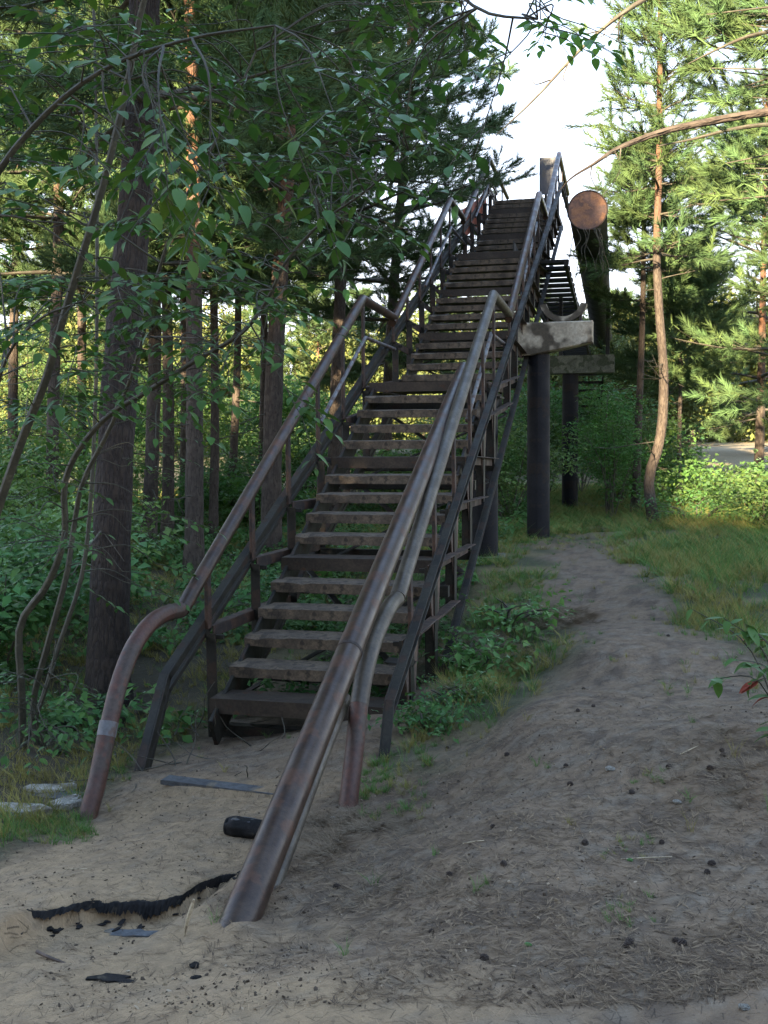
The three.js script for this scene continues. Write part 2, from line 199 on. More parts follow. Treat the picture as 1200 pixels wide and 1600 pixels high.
{
  const xs = grid(-420, 420, -1.6, 4.2, 0.032, 1.055), zs = grid(-800, 60, -3, 6.2, 0.036, 1.05), nx = xs.length, nz = zs.length;
  const pos = new Float32Array(nx * nz * 3), col = new Float32Array(nx * nz * 3), uv = new Float32Array(nx * nz * 2), idx = [];
  const sand = [0.360, 0.250, 0.140], litter = [0.228, 0.160, 0.100], dark = [0.085, 0.060, 0.041], green = [0.060, 0.072, 0.028], dry = [0.18, 0.150, 0.072], forest = [0.060, 0.050, 0.028];
  for (let j = 0; j < nz; j++) for (let i = 0; i < nx; i++) {
    const x = xs[i], z = zs[j], k = j * nx + i, o = 3 * k; pos[o] = x; pos[o + 1] = H(x, z); pos[o + 2] = z; uv[2 * k] = x; uv[2 * k + 1] = z;
    const b = bare(x, z), s = sandK(x, z), n = fbm(x * 2.3, z * 2.3, 4, 0, 5), n2 = fbm(x * 7, z * 7, 4, 0, 15);
    let c = mix3(green, dry, sm(0.42, 0.62, n)); c = mix3(c, forest, sm(-0.6, -1.6, x) * (1 - sm(-24, -40, z)));
    let e = mix3(litter, sand, s); const n3 = fbm(x * 15, z * 15, 4, 0, 25); e = mix3(e, dark, 0.6 * sm(0.52, 0.66, n2) * (1 - 0.75 * s)); e = mix3(e, dark, 0.4 * sm(0.54, 0.66, n3) * (1 - 0.8 * s)); e = mix3(e, [0.235, 0.190, 0.138], 0.6 * sm(0.56, 0.66, fbm(x * 13 + 9, z * 13, 4, 0, 35)) * (1 - 0.6 * s));
    c = mix3(c, e, b); if (z < -30) c = mix3(c, [0.42, 0.33, 0.20], 0.75 * sm(-30, -38, z) * sm(2, 6, x) * (1 - sm(16, 24, x)));
    col[o] = c[0]; col[o + 1] = c[1]; col[o + 2] = c[2];
  }
  for (let j = 0; j < nz - 1; j++) for (let i = 0; i < nx - 1; i++) { const a = j * nx + i; idx.push(a, a + nx, a + 1, a + 1, a + nx, a + nx + 1); }
  const g = new THREE.BufferGeometry(); g.setAttribute('position', new THREE.BufferAttribute(pos, 3)); g.setAttribute('color', new THREE.BufferAttribute(col, 3)); g.setAttribute('uv', new THREE.BufferAttribute(uv, 2)); g.setIndex(idx); g.computeVertexNormals();
  // grains, crumbs and pressed needles, tiling every 1.7 m
  const N = 1024, hb = new Float32Array(N * N), cb = new Float32Array(N * N).fill(1), r = rngOf(71);
  for (let y = 0; y < N; y++) for (let x = 0; x < N; x++) hb[y * N + x] = 0.5 * fbm(x / 32, y / 32, 4, 32, 61) + 0.3 * vn(x / 4, y / 4, 256, 62) + 0.2 * hash(x, y, 63);
  for (let q = 0; q < 2600; q++) { let x = r() * N, y = r() * N; const a = r() * 6.28, L = 10 + r() * 34, t = r(), b = t < 0.55 ? 0.4 + 0.3 * r() : 1.15 + 0.6 * r(); for (let i = 0; i < L; i++) { const k = (((y + Math.sin(a) * i) | 0) + N) % N * N + (((x + Math.cos(a) * i) | 0) + N) % N; cb[k] = b; cb[(k + 1) % (N * N)] = b; hb[k] += 0.25; } }
  for (let q = 0; q < 900; q++) { const x = (r() * N) | 0, y = (r() * N) | 0, R = 1 + r() * 3.5, b = 0.45 + r() * 0.9; for (let v = -4; v <= 4; v++) for (let u = -4; u <= 4; u++) if (u * u + v * v < R * R) { const k = (y + v + N) % N * N + (x + u + N) % N; cb[k] = lerp(cb[k], b, 0.7); hb[k] += 0.2; } }
  const m = new THREE.MeshStandardMaterial({ vertexColors: true, roughness: 0.97, bumpScale: 0.016 });
  m.map = tex(N, N, (u, v, x, y) => { const k = y * N + x, q = clamp(0.76 * cb[k] * (0.62 + 0.45 * fbm(u * 60, v * 60, 3, 60, 164) + 0.3 * hash(x, y, 165)), 0, 1); const w = srgb([q, q, q]); return w; }, true, 1 / 1.7, 1 / 1.7);
  m.bumpMap = tex(N, N, (u, v, x, y) => hb[y * N + x] / 1.6, false, 1 / 1.7, 1 / 1.7);
  const gm = mesh('ground', g, m); gm.userData = { kind: 'structure' };
}

// ---------- metal staircase ----------
const RISE = 0.17, GO = 0.339, L1 = 1.74, L2 = 1.6;
const nose = (k) => { let z = -k * GO; if (k > 15) z -= L1 - GO; if (k > 30) z -= L2 - GO; return [k * RISE, z]; };
const up = (z) => 0.51 - 0.4054 * z, low = (z) => -0.533 - 0.41 * z;
const stairs = thing('metal_staircase', 'long dark steel staircase with concrete treads, truss sides and pipe handrails climbing from the sand', 'staircase');
{
  const rough = [0, 1, 2, 3].map((s) => {                          // worn concrete treads, four castings
    const g = new THREE.BoxGeometry(1.385, 0.092, 0.29, 34, 3, 5), p = g.attributes.position;
    for (let i = 0; i < p.count; i++) { const x = p.getX(i), y = p.getY(i), z = p.getZ(i), e = sm(0.09, 0.145, z), t = y > 0 ? 1 : 0.6; const n = fbm(x * 9 + s * 31, z * 9 + y * 20, 4, 0, s), chip = Math.max(0, fbm(x * 5 + s * 17, s * 3, 3, 0, 90) - 0.58) * 0.06; p.setXYZ(i, x + 0.008 * (fbm(y * 20, z * 9 + s, 2) - 0.5), y + t * (0.004 * (n - 0.5)) - e * (y > 0 ? chip + 0.006 : -0.4 * chip), z + e * (0.005 * (n - 0.5) - chip * 0.5)); }
    return uvMetres(g);
  });
  const r = rngOf(5), steelTread = () => [box(1.43, 0.115, 0.012, 0, -0.0575, -0.007), box(1.43, 0.011, 0.27, 0, -0.0065, -0.149), box(1.43, 0.011, 0.06, 0, -0.1085, -0.045)];
  const sg = mergeGeometries(steelTread());
  for (let k = 0; k <= 42; k++) {
    const [y, z] = nose(k), st = k % 5 === 0;
    const m = mesh('tread', st ? sg : rough[k % 4], st ? M.channel : M.tread, stairs); if (k === 0) m.userData.label = 'dark steel channel as the lowest step';
    if (st) m.position.set(0, y, z); else { m.position.set((r() - 0.5) * 0.012, y - 0.046, z - 0.145 + (r() - 0.5) * 0.012); m.rotation.set((r() - 0.5) * 0.014, (r() - 0.5) * 0.008 + (k & 1 ? Math.PI : 0), (r() - 0.5) * 0.008); if (k & 1) m.rotation.y = (r() - 0.5) * 0.008; }
  }
  for (const [k, L] of [[15, L1], [30, L2], [42, 3.9]]) { const [y, z] = nose(k); for (let i = 0; i < Math.round((L - 0.3) / 0.32); i++) { const m = mesh('landing_slab', rough[i % 4], M.tread, stairs); m.position.set(0, y - 0.046, z - 0.30 - 0.145 - i * 0.315); } }
  const X = 0.81;
  for (const s of [-1, 1]) {
    // sawn stringer plates under the tread ends
    for (const [a, b] of [[-0.4, 15.2], [16, 30.2], [31, 42]]) { const P = (k) => { const [y, z] = nose(clamp(Math.floor(k), 0, 42)); const f = k - Math.floor(k); return V(s * 0.66, y + f * RISE - 0.18, z - f * GO - 0.06); }; const p0 = k0(a), p1 = P(b); function k0(k) { return k < 0 ? V(s * 0.66, k * RISE - 0.18, -k * GO - 0.06) : P(k); } mesh('stringer', bar(p0, p1, 0.03, 0.25), M.steel, stairs); }
    for (const [k, L] of [[15, L1], [30, L2]]) { const [y, z] = nose(k); mesh('stringer', bar(V(s * 0.66, y - 0.2, z), V(s * 0.66, y - 0.2, z - L - 0.1), 0.034, 0.17), M.steel, stairs); }
    for (let k = 0; k <= 42; k++) { const [y, z] = nose(k); if (k % 5) mesh('bracket', [box(0.05, 0.05, 0.22, s * 0.676, y - 0.122, z - 0.14), box(0.012, 0.13, 0.05, s * 0.690, y - 0.15, z - 0.25)], M.rust, stairs).userData = {}; }
    // truss chords: channel sections, bent down to the ground at the foot
    const ch = (a, b, nm) => { const A = V(s * X, a[1], a[0]), B = V(s * X, b[1], b[0]), dn = nm === 'lower_chord' ? .085 : .105, C = A.clone().add(V(0, -dn, 0)), D = B.clone().add(V(0, -dn, 0)); mesh(nm, [...angle(A, B, 0.06, 0.062, 0.010, s).slice(0, 2), ...angle(C, D, 0.05, 0.04, 0.010, s).slice(0, 2)], M.steel, stairs); };
    const bz = s < 0 ? 0.50 : 0.72, by = s < 0 ? 0.30 : 0.26, fz = s < 0 ? 1.05 : 1.02;
    ch([fz, s < 0 ? -0.42 : -0.3], [bz, by], 'chord_foot'); ch([bz, by], [-5.18, up(-5.18)], 'upper_chord'); ch([-5.18, up(-5.18)], [-11.6, up(-11.6)], 'upper_chord'); ch([-11.6, up(-11.6)], [-17.3, up(-17.3) + 0.02], 'upper_chord'); ch([-17.3, up(-17.3) + 0.02], [-20.9, up(-17.3) + 0.02], 'upper_chord');
    ch([-0.55, low(-0.55)], [-5.18, low(-5.18)], 'lower_chord'); ch([-5.18, low(-5.18)], [-11.6, low(-11.6)], 'lower_chord'); ch([-11.6, low(-11.6)], [-17.3, low(-17.3)], 'lower_chord');
    // rail posts and truss verticals
    const flights = [[-0.2, -1.19, -2.19, -3.18, -4.18, -5.12], [-6.80, -7.75, -8.70, -9.65, -10.6, -11.52], [-13.14, -14.1, -15.1, -16.1, -17.0], [-18.3, -19.6, -20.75]];
    const rl = [[[0.24, 0.735], [-5.1, 3.555]], [[-6.82, 3.50], [-11.57, 6.06]], [[-13.16, 6.04], [-17.1, 8.13]], [[-17.1, 8.13], [-20.8, 8.02]]];
    const railY = (i, z) => { const [[z0, y0], [z1, y1]] = rl[i]; return lerp(y0, y1, (z - z0) / (z1 - z0)); };
    const chordY = (z) => (z > -17.3 ? up(z) : up(-17.3)) + 0.0;
    const Z = [];
    flights.forEach((f, i) => f.forEach((z) => { Z.push(z); mesh('rail_post', bar(V(s * 0.795, chordY(z) - 0.1, z), V(s * 0.79, railY(i, z), z), 0.03, 0.075, V(0, 0, 1)), M.rust, stairs); }));
    for (const z of Z) if (z > -17.2) mesh('truss_vertical', angle2(V(s * 0.80, chordY(z) - 0.13, z), V(s * 0.80, Math.max(low(z), -0.45), z), s), M.steel, stairs);
    function angle2(a, b, sd) { return [bar(a, b, 0.010, sd > 0 ? 0.13 : 0.07, V(0, 0, 1)), bar(a.clone().add(V(-sd * 0.045, 0, 0.044)), b.clone().add(V(-sd * 0.045, 0, 0.044)), 0.08, 0.010, V(0, 0, 1))]; }
    for (let i = 0; i < Z.length - 2; i++) if (Z[i + 2] > -17.2) { const a = V(s * 0.775, chordY(Z[i]) - 0.13, Z[i] - 0.04), b = V(s * 0.775, low(Z[i + 2]) + 0.02, Z[i + 2] + 0.06); mesh('truss_diagonal', [bar(a, b, 0.010, 0.09), bar(a.clone().add(V(s * 0.045, 0.04, 0)), b.clone().add(V(s * 0.045, 0.04, 0)), 0.08, 0.010)], M.rust, stairs); }
    if (s > 0) for (const z of Z) if (z > -17.2) { const g = new THREE.Shape(); g.moveTo(-0.30, 0.02); g.lineTo(0.26, 0.02); g.lineTo(0.13, -0.55); g.lineTo(-0.07, -0.66); g.closePath(); const e = new THREE.ExtrudeGeometry(g, { depth: 0.008, bevelEnabled: false }); e.rotateY(Math.PI / 2); mesh('gusset_plate', uvMetres(e).translate(s * 0.784, chordY(z) - 0.10, z - 0.03), M.rustPlate, stairs); }
    for (const z of Z) if (z > -17.2) mesh('cross_strut', bar(V(s * 0.665, chordY(z) - 0.16, z + 0.012), V(s * 0.80, chordY(z) - 0.16, z + 0.012), 0.03, 0.035), M.steel, stairs);
    // pipe handrails
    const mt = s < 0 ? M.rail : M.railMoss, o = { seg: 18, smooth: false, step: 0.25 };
    if (s < 0) {
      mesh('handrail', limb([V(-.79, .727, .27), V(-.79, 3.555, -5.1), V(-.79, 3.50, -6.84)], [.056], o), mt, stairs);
      mesh('rail_bend', limb([V(-.79, .722, .30), V(-.79, .742, .55), V(-.79, .715, .80), V(-.79, .60, 1.06), V(-.79, .42, 1.25), V(-.79, .209, 1.39)], [.056], { seg: 18, step: .05 }), M.railRed, stairs, 'bent lower end of the left rail, rust red');
      mesh('rail_collar', cyl(V(-.79, .215, 1.392), V(-.79, .135, 1.435), .0595, 20), M.metalGrey, stairs, 'grey band on the bent left rail');
      mesh('rail_foot', limb([V(-.79, .165, 1.42), V(-.79, -.10, 1.56), V(-.80, -.28, 1.665), V(-.80, -.5, 1.79)], [.056, .056, .057, .058], { seg: 18, step: .08 }), M.railRed, stairs);
    } else {
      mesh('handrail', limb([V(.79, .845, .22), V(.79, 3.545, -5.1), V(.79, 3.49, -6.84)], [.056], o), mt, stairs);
      mesh('rail_bend', limb([V(.79, .838, .25), V(.79, .825, .46), V(.79, .765, .70), V(.79, .66, .98), V(.79, .52, 1.18), V(.79, .38, 1.30)], [.056], { seg: 18, step: .05 }), mt, stairs);
      mesh('rail_foot', limb([V(.79, .39, 1.292), V(.79, .14, 1.42), V(.79, -.10, 1.555), V(.79, -.35, 1.68)], [.0555], { seg: 18, step: .08 }), M.railRed, stairs, 'lower end of the right rail, rust red above the soil');
    }
    mesh('handrail', limb([V(s * .79, 3.42, -6.72), V(s * .79, 6.06, -11.57), V(s * .79, 6.02, -13.2)], [.054], o), M.rail, stairs);
    mesh('handrail', limb([V(s * .79, 5.95, -13.06), V(s * .79, 8.13, -17.1), V(s * .79, 8.02, -20.82)], [.052], o), M.rail, stairs);
    for (const [z0, z1, i, zz] of [[-3.18, -5.12, 0, -6.8], [-9.0, -11.52, 1, -13.14], [-14.6, -17.0, 2, -18.3]]) mesh('mid_rail', limb([V(s * .765, railY(i, z0) - .47, z0), V(s * .765, railY(i, z1) - .47, z1), V(s * .765, railY(i, z1) - .50, zz)], [.023], { seg: 10, smooth: false }), M.metalGrey, stairs);
  }
  for (let k = 0; k <= 42; k += 5) { const [y, z] = nose(k); mesh('cross_beam', bar(V(-0.79, y - 0.30, z - 0.2), V(0.79, y - 0.30, z - 0.2), 0.09, 0.1), M.steel, stairs); }
  for (const z of [-1.19, -3.18, -5.15, -7.75, -9.65, -11.55]) mesh('cross_beam', bar(V(-0.80, low(z) - 0.06, z), V(0.80, low(z) - 0.06, z), 0.06, 0.09), M.steel, stairs);
  for (let i = 0; i < 6; i++) { const z0 = -0.8 - i * 1.9, z1 = z0 - 1.9; mesh('sway_brace', bar(V(-0.78, low(z0) + 0.02, z0), V(0.78, low(z1) + 0.02, z1), 0.07, 0.012), M.steel, stairs); mesh('sway_brace', bar(V(0.78, low(z0) + 0.034, z0), V(-0.78, low(z1) + 0.034, z1), 0.07, 0.012), M.steel, stairs); }
  { const a = V(-.80, up(-.2) - .12, -.2); mesh('cross_strut', bar(V(.60, up(-.2) - .3, -.25), V(.81, up(-.2) - .32, -.25), .16, .012), M.steel, stairs); mesh('weld_clip', bar(V(.70, .985, -.28), V(.80, .955, -.24), .012, .03), M.metalGrey, stairs); }
  mesh('infill_panel', [bar(V(-.835, 5.98, -13.42), V(-.835, 7.02, -16.9), 0.012, 0.55)], M.orange, stairs, 'orange rust coloured sheet behind the left rail of the top flight');
  // hanging twine and dry stems caught on the truss
}
{
  const c = thing('support_column', 'round dark steel column under the first landing of the staircase', 'column', [0.56, 0.30, -6.0]);
  mesh('shaft', limb([V(0, -0.35, 0), V(0, 2.05, 0)], [0.175], { seg: 24, smooth: false, step: 0.5 }), M.column, c); mesh('cap_plate', box(0.46, 0.03, 0.46, 0, 2.066, 0), M.steel, c); mesh('base_plate', box(0.5, 0.05, 0.5, 0, 0.03, 0), M.conc, c);
}
// loose pipes lying along the right rail
{
  const a = V(0.765, -0.035, 3.22), b = V(0.655, 2.62, -3.72), dir = b.clone().sub(a).normalize(), p = thing('loose_pipe', 'thick dark brown steel pipe lying along the right handrail down to the sand', 'pipe', [a.x, a.y, a.z]);
  const q = (t) => dir.clone().multiplyScalar(t), L = a.distanceTo(b);
  mesh('pipe', limb([q(-0.55), q(L)], [0.083, 0.070], { seg: 28, smooth: false, step: 0.2 }), M.rail, p);
  mesh('weld_ring', cyl(q(2.035), q(2.062), 0.0805, 28), M.rust, p); const tg = new THREE.CylinderGeometry(0.0795, 0.0795, 0.055, 12, 1, true, 2.6, 1.5); tg.applyQuaternion(new THREE.Quaternion().setFromUnitVectors(V(0, 1, 0), dir)); tg.translate(...q(2.095).toArray()); mesh('tape_mark', tg, new THREE.MeshStandardMaterial({ color: new THREE.Color().setRGB(0.06, 0.09, 0.2), roughness: 0.4 }), p, 'patch of blue tape round the pipe');
}
{
  const a = V(0.765, -0.06, 2.80), p = thing('loose_pipe', 'thinner grey green pipe in the shadow just under the thick loose pipe', 'pipe', [a.x, a.y, a.z]);
  mesh('pipe', limb([V(0.01, -0.10, 0.3), V(0, 0.0, 0), V(-0.05, 0.24, -0.82), V(-0.095, 0.45, -1.60)], [0.043], { seg: 18, smooth: false, step: 0.3 }), M.railMoss, p);
}

// ---------- pipeline bridge behind the stairs ----------
{
  const t = thing('trestle', 'tall dark column carrying a pale stained concrete bracket and an empty pipe cradle', 'pipe support', px(841, 838, 15.9).toArray());
  const o = t.position, w = (u, v, d) => px(u, v, d).sub(o);
  const top = w(841, 556, 15.9).y;
  mesh('column', limb([V(0, -0.3, 0), V(0, top, 0)], [0.176, 0.172], { seg: 24, smooth: false, step: 0.6 }), M.column, t);
  const s = new THREE.Shape(); s.moveTo(-0.42, 0); s.lineTo(-0.1, 0.0); s.lineTo(0.80, 0.17); s.lineTo(0.80, 0.46); s.lineTo(-0.42, 0.46); s.closePath();
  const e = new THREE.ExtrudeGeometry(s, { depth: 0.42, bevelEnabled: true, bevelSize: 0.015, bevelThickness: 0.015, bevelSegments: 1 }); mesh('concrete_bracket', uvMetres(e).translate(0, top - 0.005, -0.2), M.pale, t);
  const c = w(881, 470, 16.0), arc = new THREE.Shape(); const R0 = 0.37, R1 = 0.275; for (let i = 0; i <= 20; i++) { const a = Math.PI * (1.08 + 0.84 * i / 20); const x = R0 * Math.cos(a), y = R0 * 0.98 * Math.sin(a); i ? arc.lineTo(x, y) : arc.moveTo(x, y); } for (let i = 20; i >= 0; i--) { const a = Math.PI * (1.08 + 0.84 * i / 20); arc.lineTo(R1 * Math.cos(a), R1 * Math.sin(a)); } arc.closePath();
  mesh('pipe_cradle', uvMetres(new THREE.ExtrudeGeometry(arc, { depth: 0.3, bevelEnabled: false })).translate(c.x, c.y + 0.02, c.z - 0.15), M.pale, t, 'curved pale cradle for a pipe, empty');
  for (const x of [-0.24, 0.0, 0.26]) mesh('cradle_leg', box(0.035, x ? 0.2 : 0.1, 0.26, c.x + x, top + 0.46 + (x ? 0.1 : 0.05), c.z), M.rust, t);
}
{
  const p0 = px(890, 828, 21.5), t = thing('trestle', 'thinner blue grey column with a mossy concrete crossbeam, behind the pale bracket', 'pipe support', p0.toArray());
  const top = px(890, 585, 21.5).y - p0.y, bt = px(890, 558, 21.5).y - p0.y;
  mesh('column', limb([V(0, -0.4, 0), V(0, top, 0)], [0.165], { seg: 24, smooth: false, step: 0.6 }), M.column, t);
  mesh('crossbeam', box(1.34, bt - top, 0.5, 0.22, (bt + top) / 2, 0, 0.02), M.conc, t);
  for (const x of [-0.2, 0.75]) mesh('strut', bar(V(x, bt, 0), V(x, bt + 1.2, 0), 0.08, 0.08, V(0, 0, 1)), M.pipeDark, t);
}
{
  const c = px(918, 329, 17), pb = thing('pipeline', 'big dark pipe running away behind the stairs with a round rusty end cap', 'pipe', c.toArray());
  const ax = px(950, 602, 55).sub(c).normalize();
  const q = (t) => ax.clone().multiplyScalar(t);
  mesh('pipe_body', limb([q(0.02), q(42)], [0.312], { seg: 32, smooth: false, step: 3 }), M.pipeDark, pb);
  const cap = mesh('end_cap', new THREE.CylinderGeometry(0.322, 0.322, 0.035, 48), M.disc, pb, 'round rusty end cap with sun patches'); cap.quaternion.setFromUnitVectors(V(0, 1, 0), ax.clone().negate());
  const rim = mesh('cap_rim', new THREE.TorusGeometry(0.318, 0.014, 8, 48), M.rust, pb); rim.quaternion.setFromUnitVectors(V(0, 0, 1), ax.clone().negate()); rim.position.copy(q(-0.012));
  const g = cap.geometry, uvp = g.attributes.position, u2 = new Float32Array(uvp.count * 2); for (let i = 0; i < uvp.count; i++) { u2[2 * i] = uvp.getX(i); u2[2 * i + 1] = uvp.getZ(i); } g.setAttribute('uv', new THREE.BufferAttribute(u2, 2));
  // slatted service walkway slung beside the pipe
  const wk = thing('service_walkway', 'dark slatted walkway under the pipeline, seen from below', 'walkway', c.toArray());
  const sd = V(0, 1, 0).cross(ax).normalize();                     // to the left of the pipe
  const P = (t, s, y) => q(t).addScaledVector(sd, s).add(V(0, y, 0));
  for (let i = 0; i < 34; i++) { const t = 1.6 + i * 0.62; mesh('slat', bar(P(t, 0.38, -0.52), P(t, 1.35, -0.52), 0.30, 0.06), M.pipeDark, wk); }
  for (const s of [0.42, 1.3]) mesh('beam', bar(P(1.3, s, -0.60), P(23, s, -0.60), 0.06, 0.1), M.steel, wk);
  for (let i = 0; i < 8; i++) mesh('hanger', bar(P(1.7 + i * 2.6, 0.39, -0.55), P(1.7 + i * 2.6, 0.30, 0.0), 0.05, 0.012), M.steel, wk);
  mesh('toe_plate', bar(P(1.4, 1.36, -0.35), P(23, 1.36, -0.35), 0.012, 0.45), M.steel, wk);
  const st = thing('service_steps', 'dark steps hanging behind the mossy crossbeam', 'steps', px(922, 612, 25).toArray());
  for (let i = 0; i < 6; i++) mesh('tread', box(0.62, 0.06, 0.22, -0.02 * i, 0.42 - i * 0.19, -i * 0.2), M.pipeDark, st);
  for (const s of [-0.31, 0.31]) mesh('stringer', bar(V(s, 0.55, 0.1), V(s - 0.1, -0.75, -1.15), 0.04, 0.14), M.steel, st);
  // trailing dry roots on the pipe
  const ro = thing('hanging_roots', 'thin dry roots trailing from under the rusty end cap', 'roots', c.toArray()), r = rngOf(91), G = [];
  for (let i = 0; i < 9; i++) { const x = (r() - 0.5) * 0.5; let p = V(x, -0.3, 0.02 + r() * 0.04); const pts = [p.clone()]; for (let k = 0; k < 5; k++) { p = p.clone().add(V((r() - 0.5) * 0.16, -0.08 - r() * 0.13, (r() - 0.5) * 0.06)); pts.push(p); } G.push(limb(pts, [0.008, 0.003], { seg: 4 })); }
  mesh('root', G, M.twig, ro).userData.kind = 'stuff';
}
{
  const p = px(856, 275, 24.6), b = thing('sign_board', 'dark blue upright board behind the top of the right stair rail', 'board', p.toArray());
  mesh('board', box(0.40, 0.86, 0.03, 0, 0, 0), M.panel, b); mesh('post', box(0.06, 1.5, 0.05, -0.05, -0.9, -0.042), M.steel, b);
  mesh('scratch', bar(V(-0.09, 0.34, 0.0165), V(-0.045, 0.25, 0.0165), 0.035, 0.003, V(0, 0, 1)), M.rubble, b, 'pale scrape on the dark board');
}

// ---------- plants: shared pieces ----------
function blades(list) {                                            // [ax,ay,az, bx,by,bz, width] -> one triangle each
  const pos = [], nor = []; for (const [a, b, w, side] of list) { const d = b.clone().sub(a), s = (side || V(d.z, 0.2, -d.x)).clone().cross(d).normalize().multiplyScalar(w / 2), n = d.clone().cross(s).normalize(); for (const p of [a.clone().add(s), a.clone().sub(s), b]) { pos.push(p.x, p.y, p.z); nor.push(n.x, n.y, n.z); } }
  const g = new THREE.BufferGeometry(); g.setAttribute('position', new THREE.Float32BufferAttribute(pos, 3)); g.setAttribute('normal', new THREE.Float32BufferAttribute(nor, 3)); return g;
}
const needleTuft = (seed, n, L, nl, w) => { const r = rngOf(seed), l = []; for (let i = 0; i < n; i++) { const t = i / n, th = r() * 6.283, sp = lerp(1.1, 0.35, t) * (0.7 + 0.5 * r()), a = V(0, 0, t * L), d = V(Math.cos(th) * Math.sin(sp), Math.sin(th) * Math.sin(sp) + 0.15, Math.cos(sp)).normalize(); l.push([a, a.clone().addScaledVector(d, nl * (0.75 + 0.5 * r())), w, V(r() - .5, r() - .5, r() - .5)]); } l.push([V(0, 0, -0.1), V(0, 0, L), 0.01]); return blades(l); };
const TUFT = [needleTuft(1, 84, 0.26, 0.12, 0.0085), needleTuft(2, 76, 0.3, 0.11, 0.0085)];
function leafGeo(L, W, fold, droop, nseg = 5) {                    // ovate leaf lying along +z, folded on its midrib
  const pos = [], idx = [], uv = []; for (let i = 0; i <= nseg; i++) { const t = i / nseg, w = W / 2 * Math.pow(Math.sin(Math.PI * Math.pow(t, 0.75)), 0.85) * (i === 0 || i === nseg ? 0 : 1), y = -droop * t * t * L; for (const s of [-1, 0, 1]) { pos.push(s * w, y + Math.abs(s) * w * fold, t * L); uv.push(s * w, t * L); } }
  for (let i = 0; i < nseg; i++) for (const s of [0, 1]) { const a = i * 3 + s; idx.push(a, a + 3, a + 1, a + 1, a + 3, a + 4); }
  const st = pos.length / 3; pos.push(-0.0015, 0, 0, 0.0015, 0, 0, 0, 0.006, -L * 0.28); uv.push(0, 0, 0, 0, 0, 0); idx.push(st, st + 1, st + 2);
  const g = new THREE.BufferGeometry(); g.setAttribute('position', new THREE.Float32BufferAttribute(pos, 3)); g.setAttribute('uv', new THREE.Float32BufferAttribute(uv, 2)); g.setIndex(idx); g.computeVertexNormals(); return g;
}
const LEAF = [leafGeo(0.098, 0.050, 0.2, 0.22), leafGeo(0.09, 0.048, 0.35, 0.4), leafGeo(0.108, 0.054, 0.12, 0.1)];
function leafClump(seed, n, rad, L, W, flat = 0.7) {
  const r = rngOf(seed), gs = []; const b = leafGeo(L, W, 0.3, 0.3, 2);
  for (let i = 0; i < n; i++) { const d = V(r() - .5, (r() - .5) * flat, r() - .5).multiplyScalar(2 * rad); const q = new THREE.Quaternion().setFromEuler(new THREE.Euler((r() - 0.3) * 1.1, r() * 6.28, (r() - .5) * 1.1, 'YXZ')); const k = 0.7 + 0.6 * r(); gs.push(b.clone().applyMatrix4(new THREE.Matrix4().compose(d, q, V(k, k, k)))); }
  return mergeGeometries(gs);
}
const CLUMP = [leafClump(11, 15, 0.17, 0.078, 0.050, .5), leafClump(12, 15, 0.18, 0.072, 0.046, .5)];
const FARCLUMP = leafClump(13, 34, 0.5, 0.20, 0.14, 0.9);
const m4 = (p, q, s) => new THREE.Matrix4().compose(p, q, typeof s === 'number' ? V(s, s, s) : s);
const aim = (d, roll = 0) => new THREE.Quaternion().setFromUnitVectors(V(0, 0, 1), d.clone().normalize()).multiply(new THREE.Quaternion().setFromAxisAngle(V(0, 0, 1), roll));
const tint = (r, v = 0.3, warm = 0.15) => { const k = 1 + (r() - 0.5) * 2 * v, w = (r() - 0.5) * 2 * warm; return new THREE.Color().setRGB(k * (1 + w), k, k * (1 - w)); };

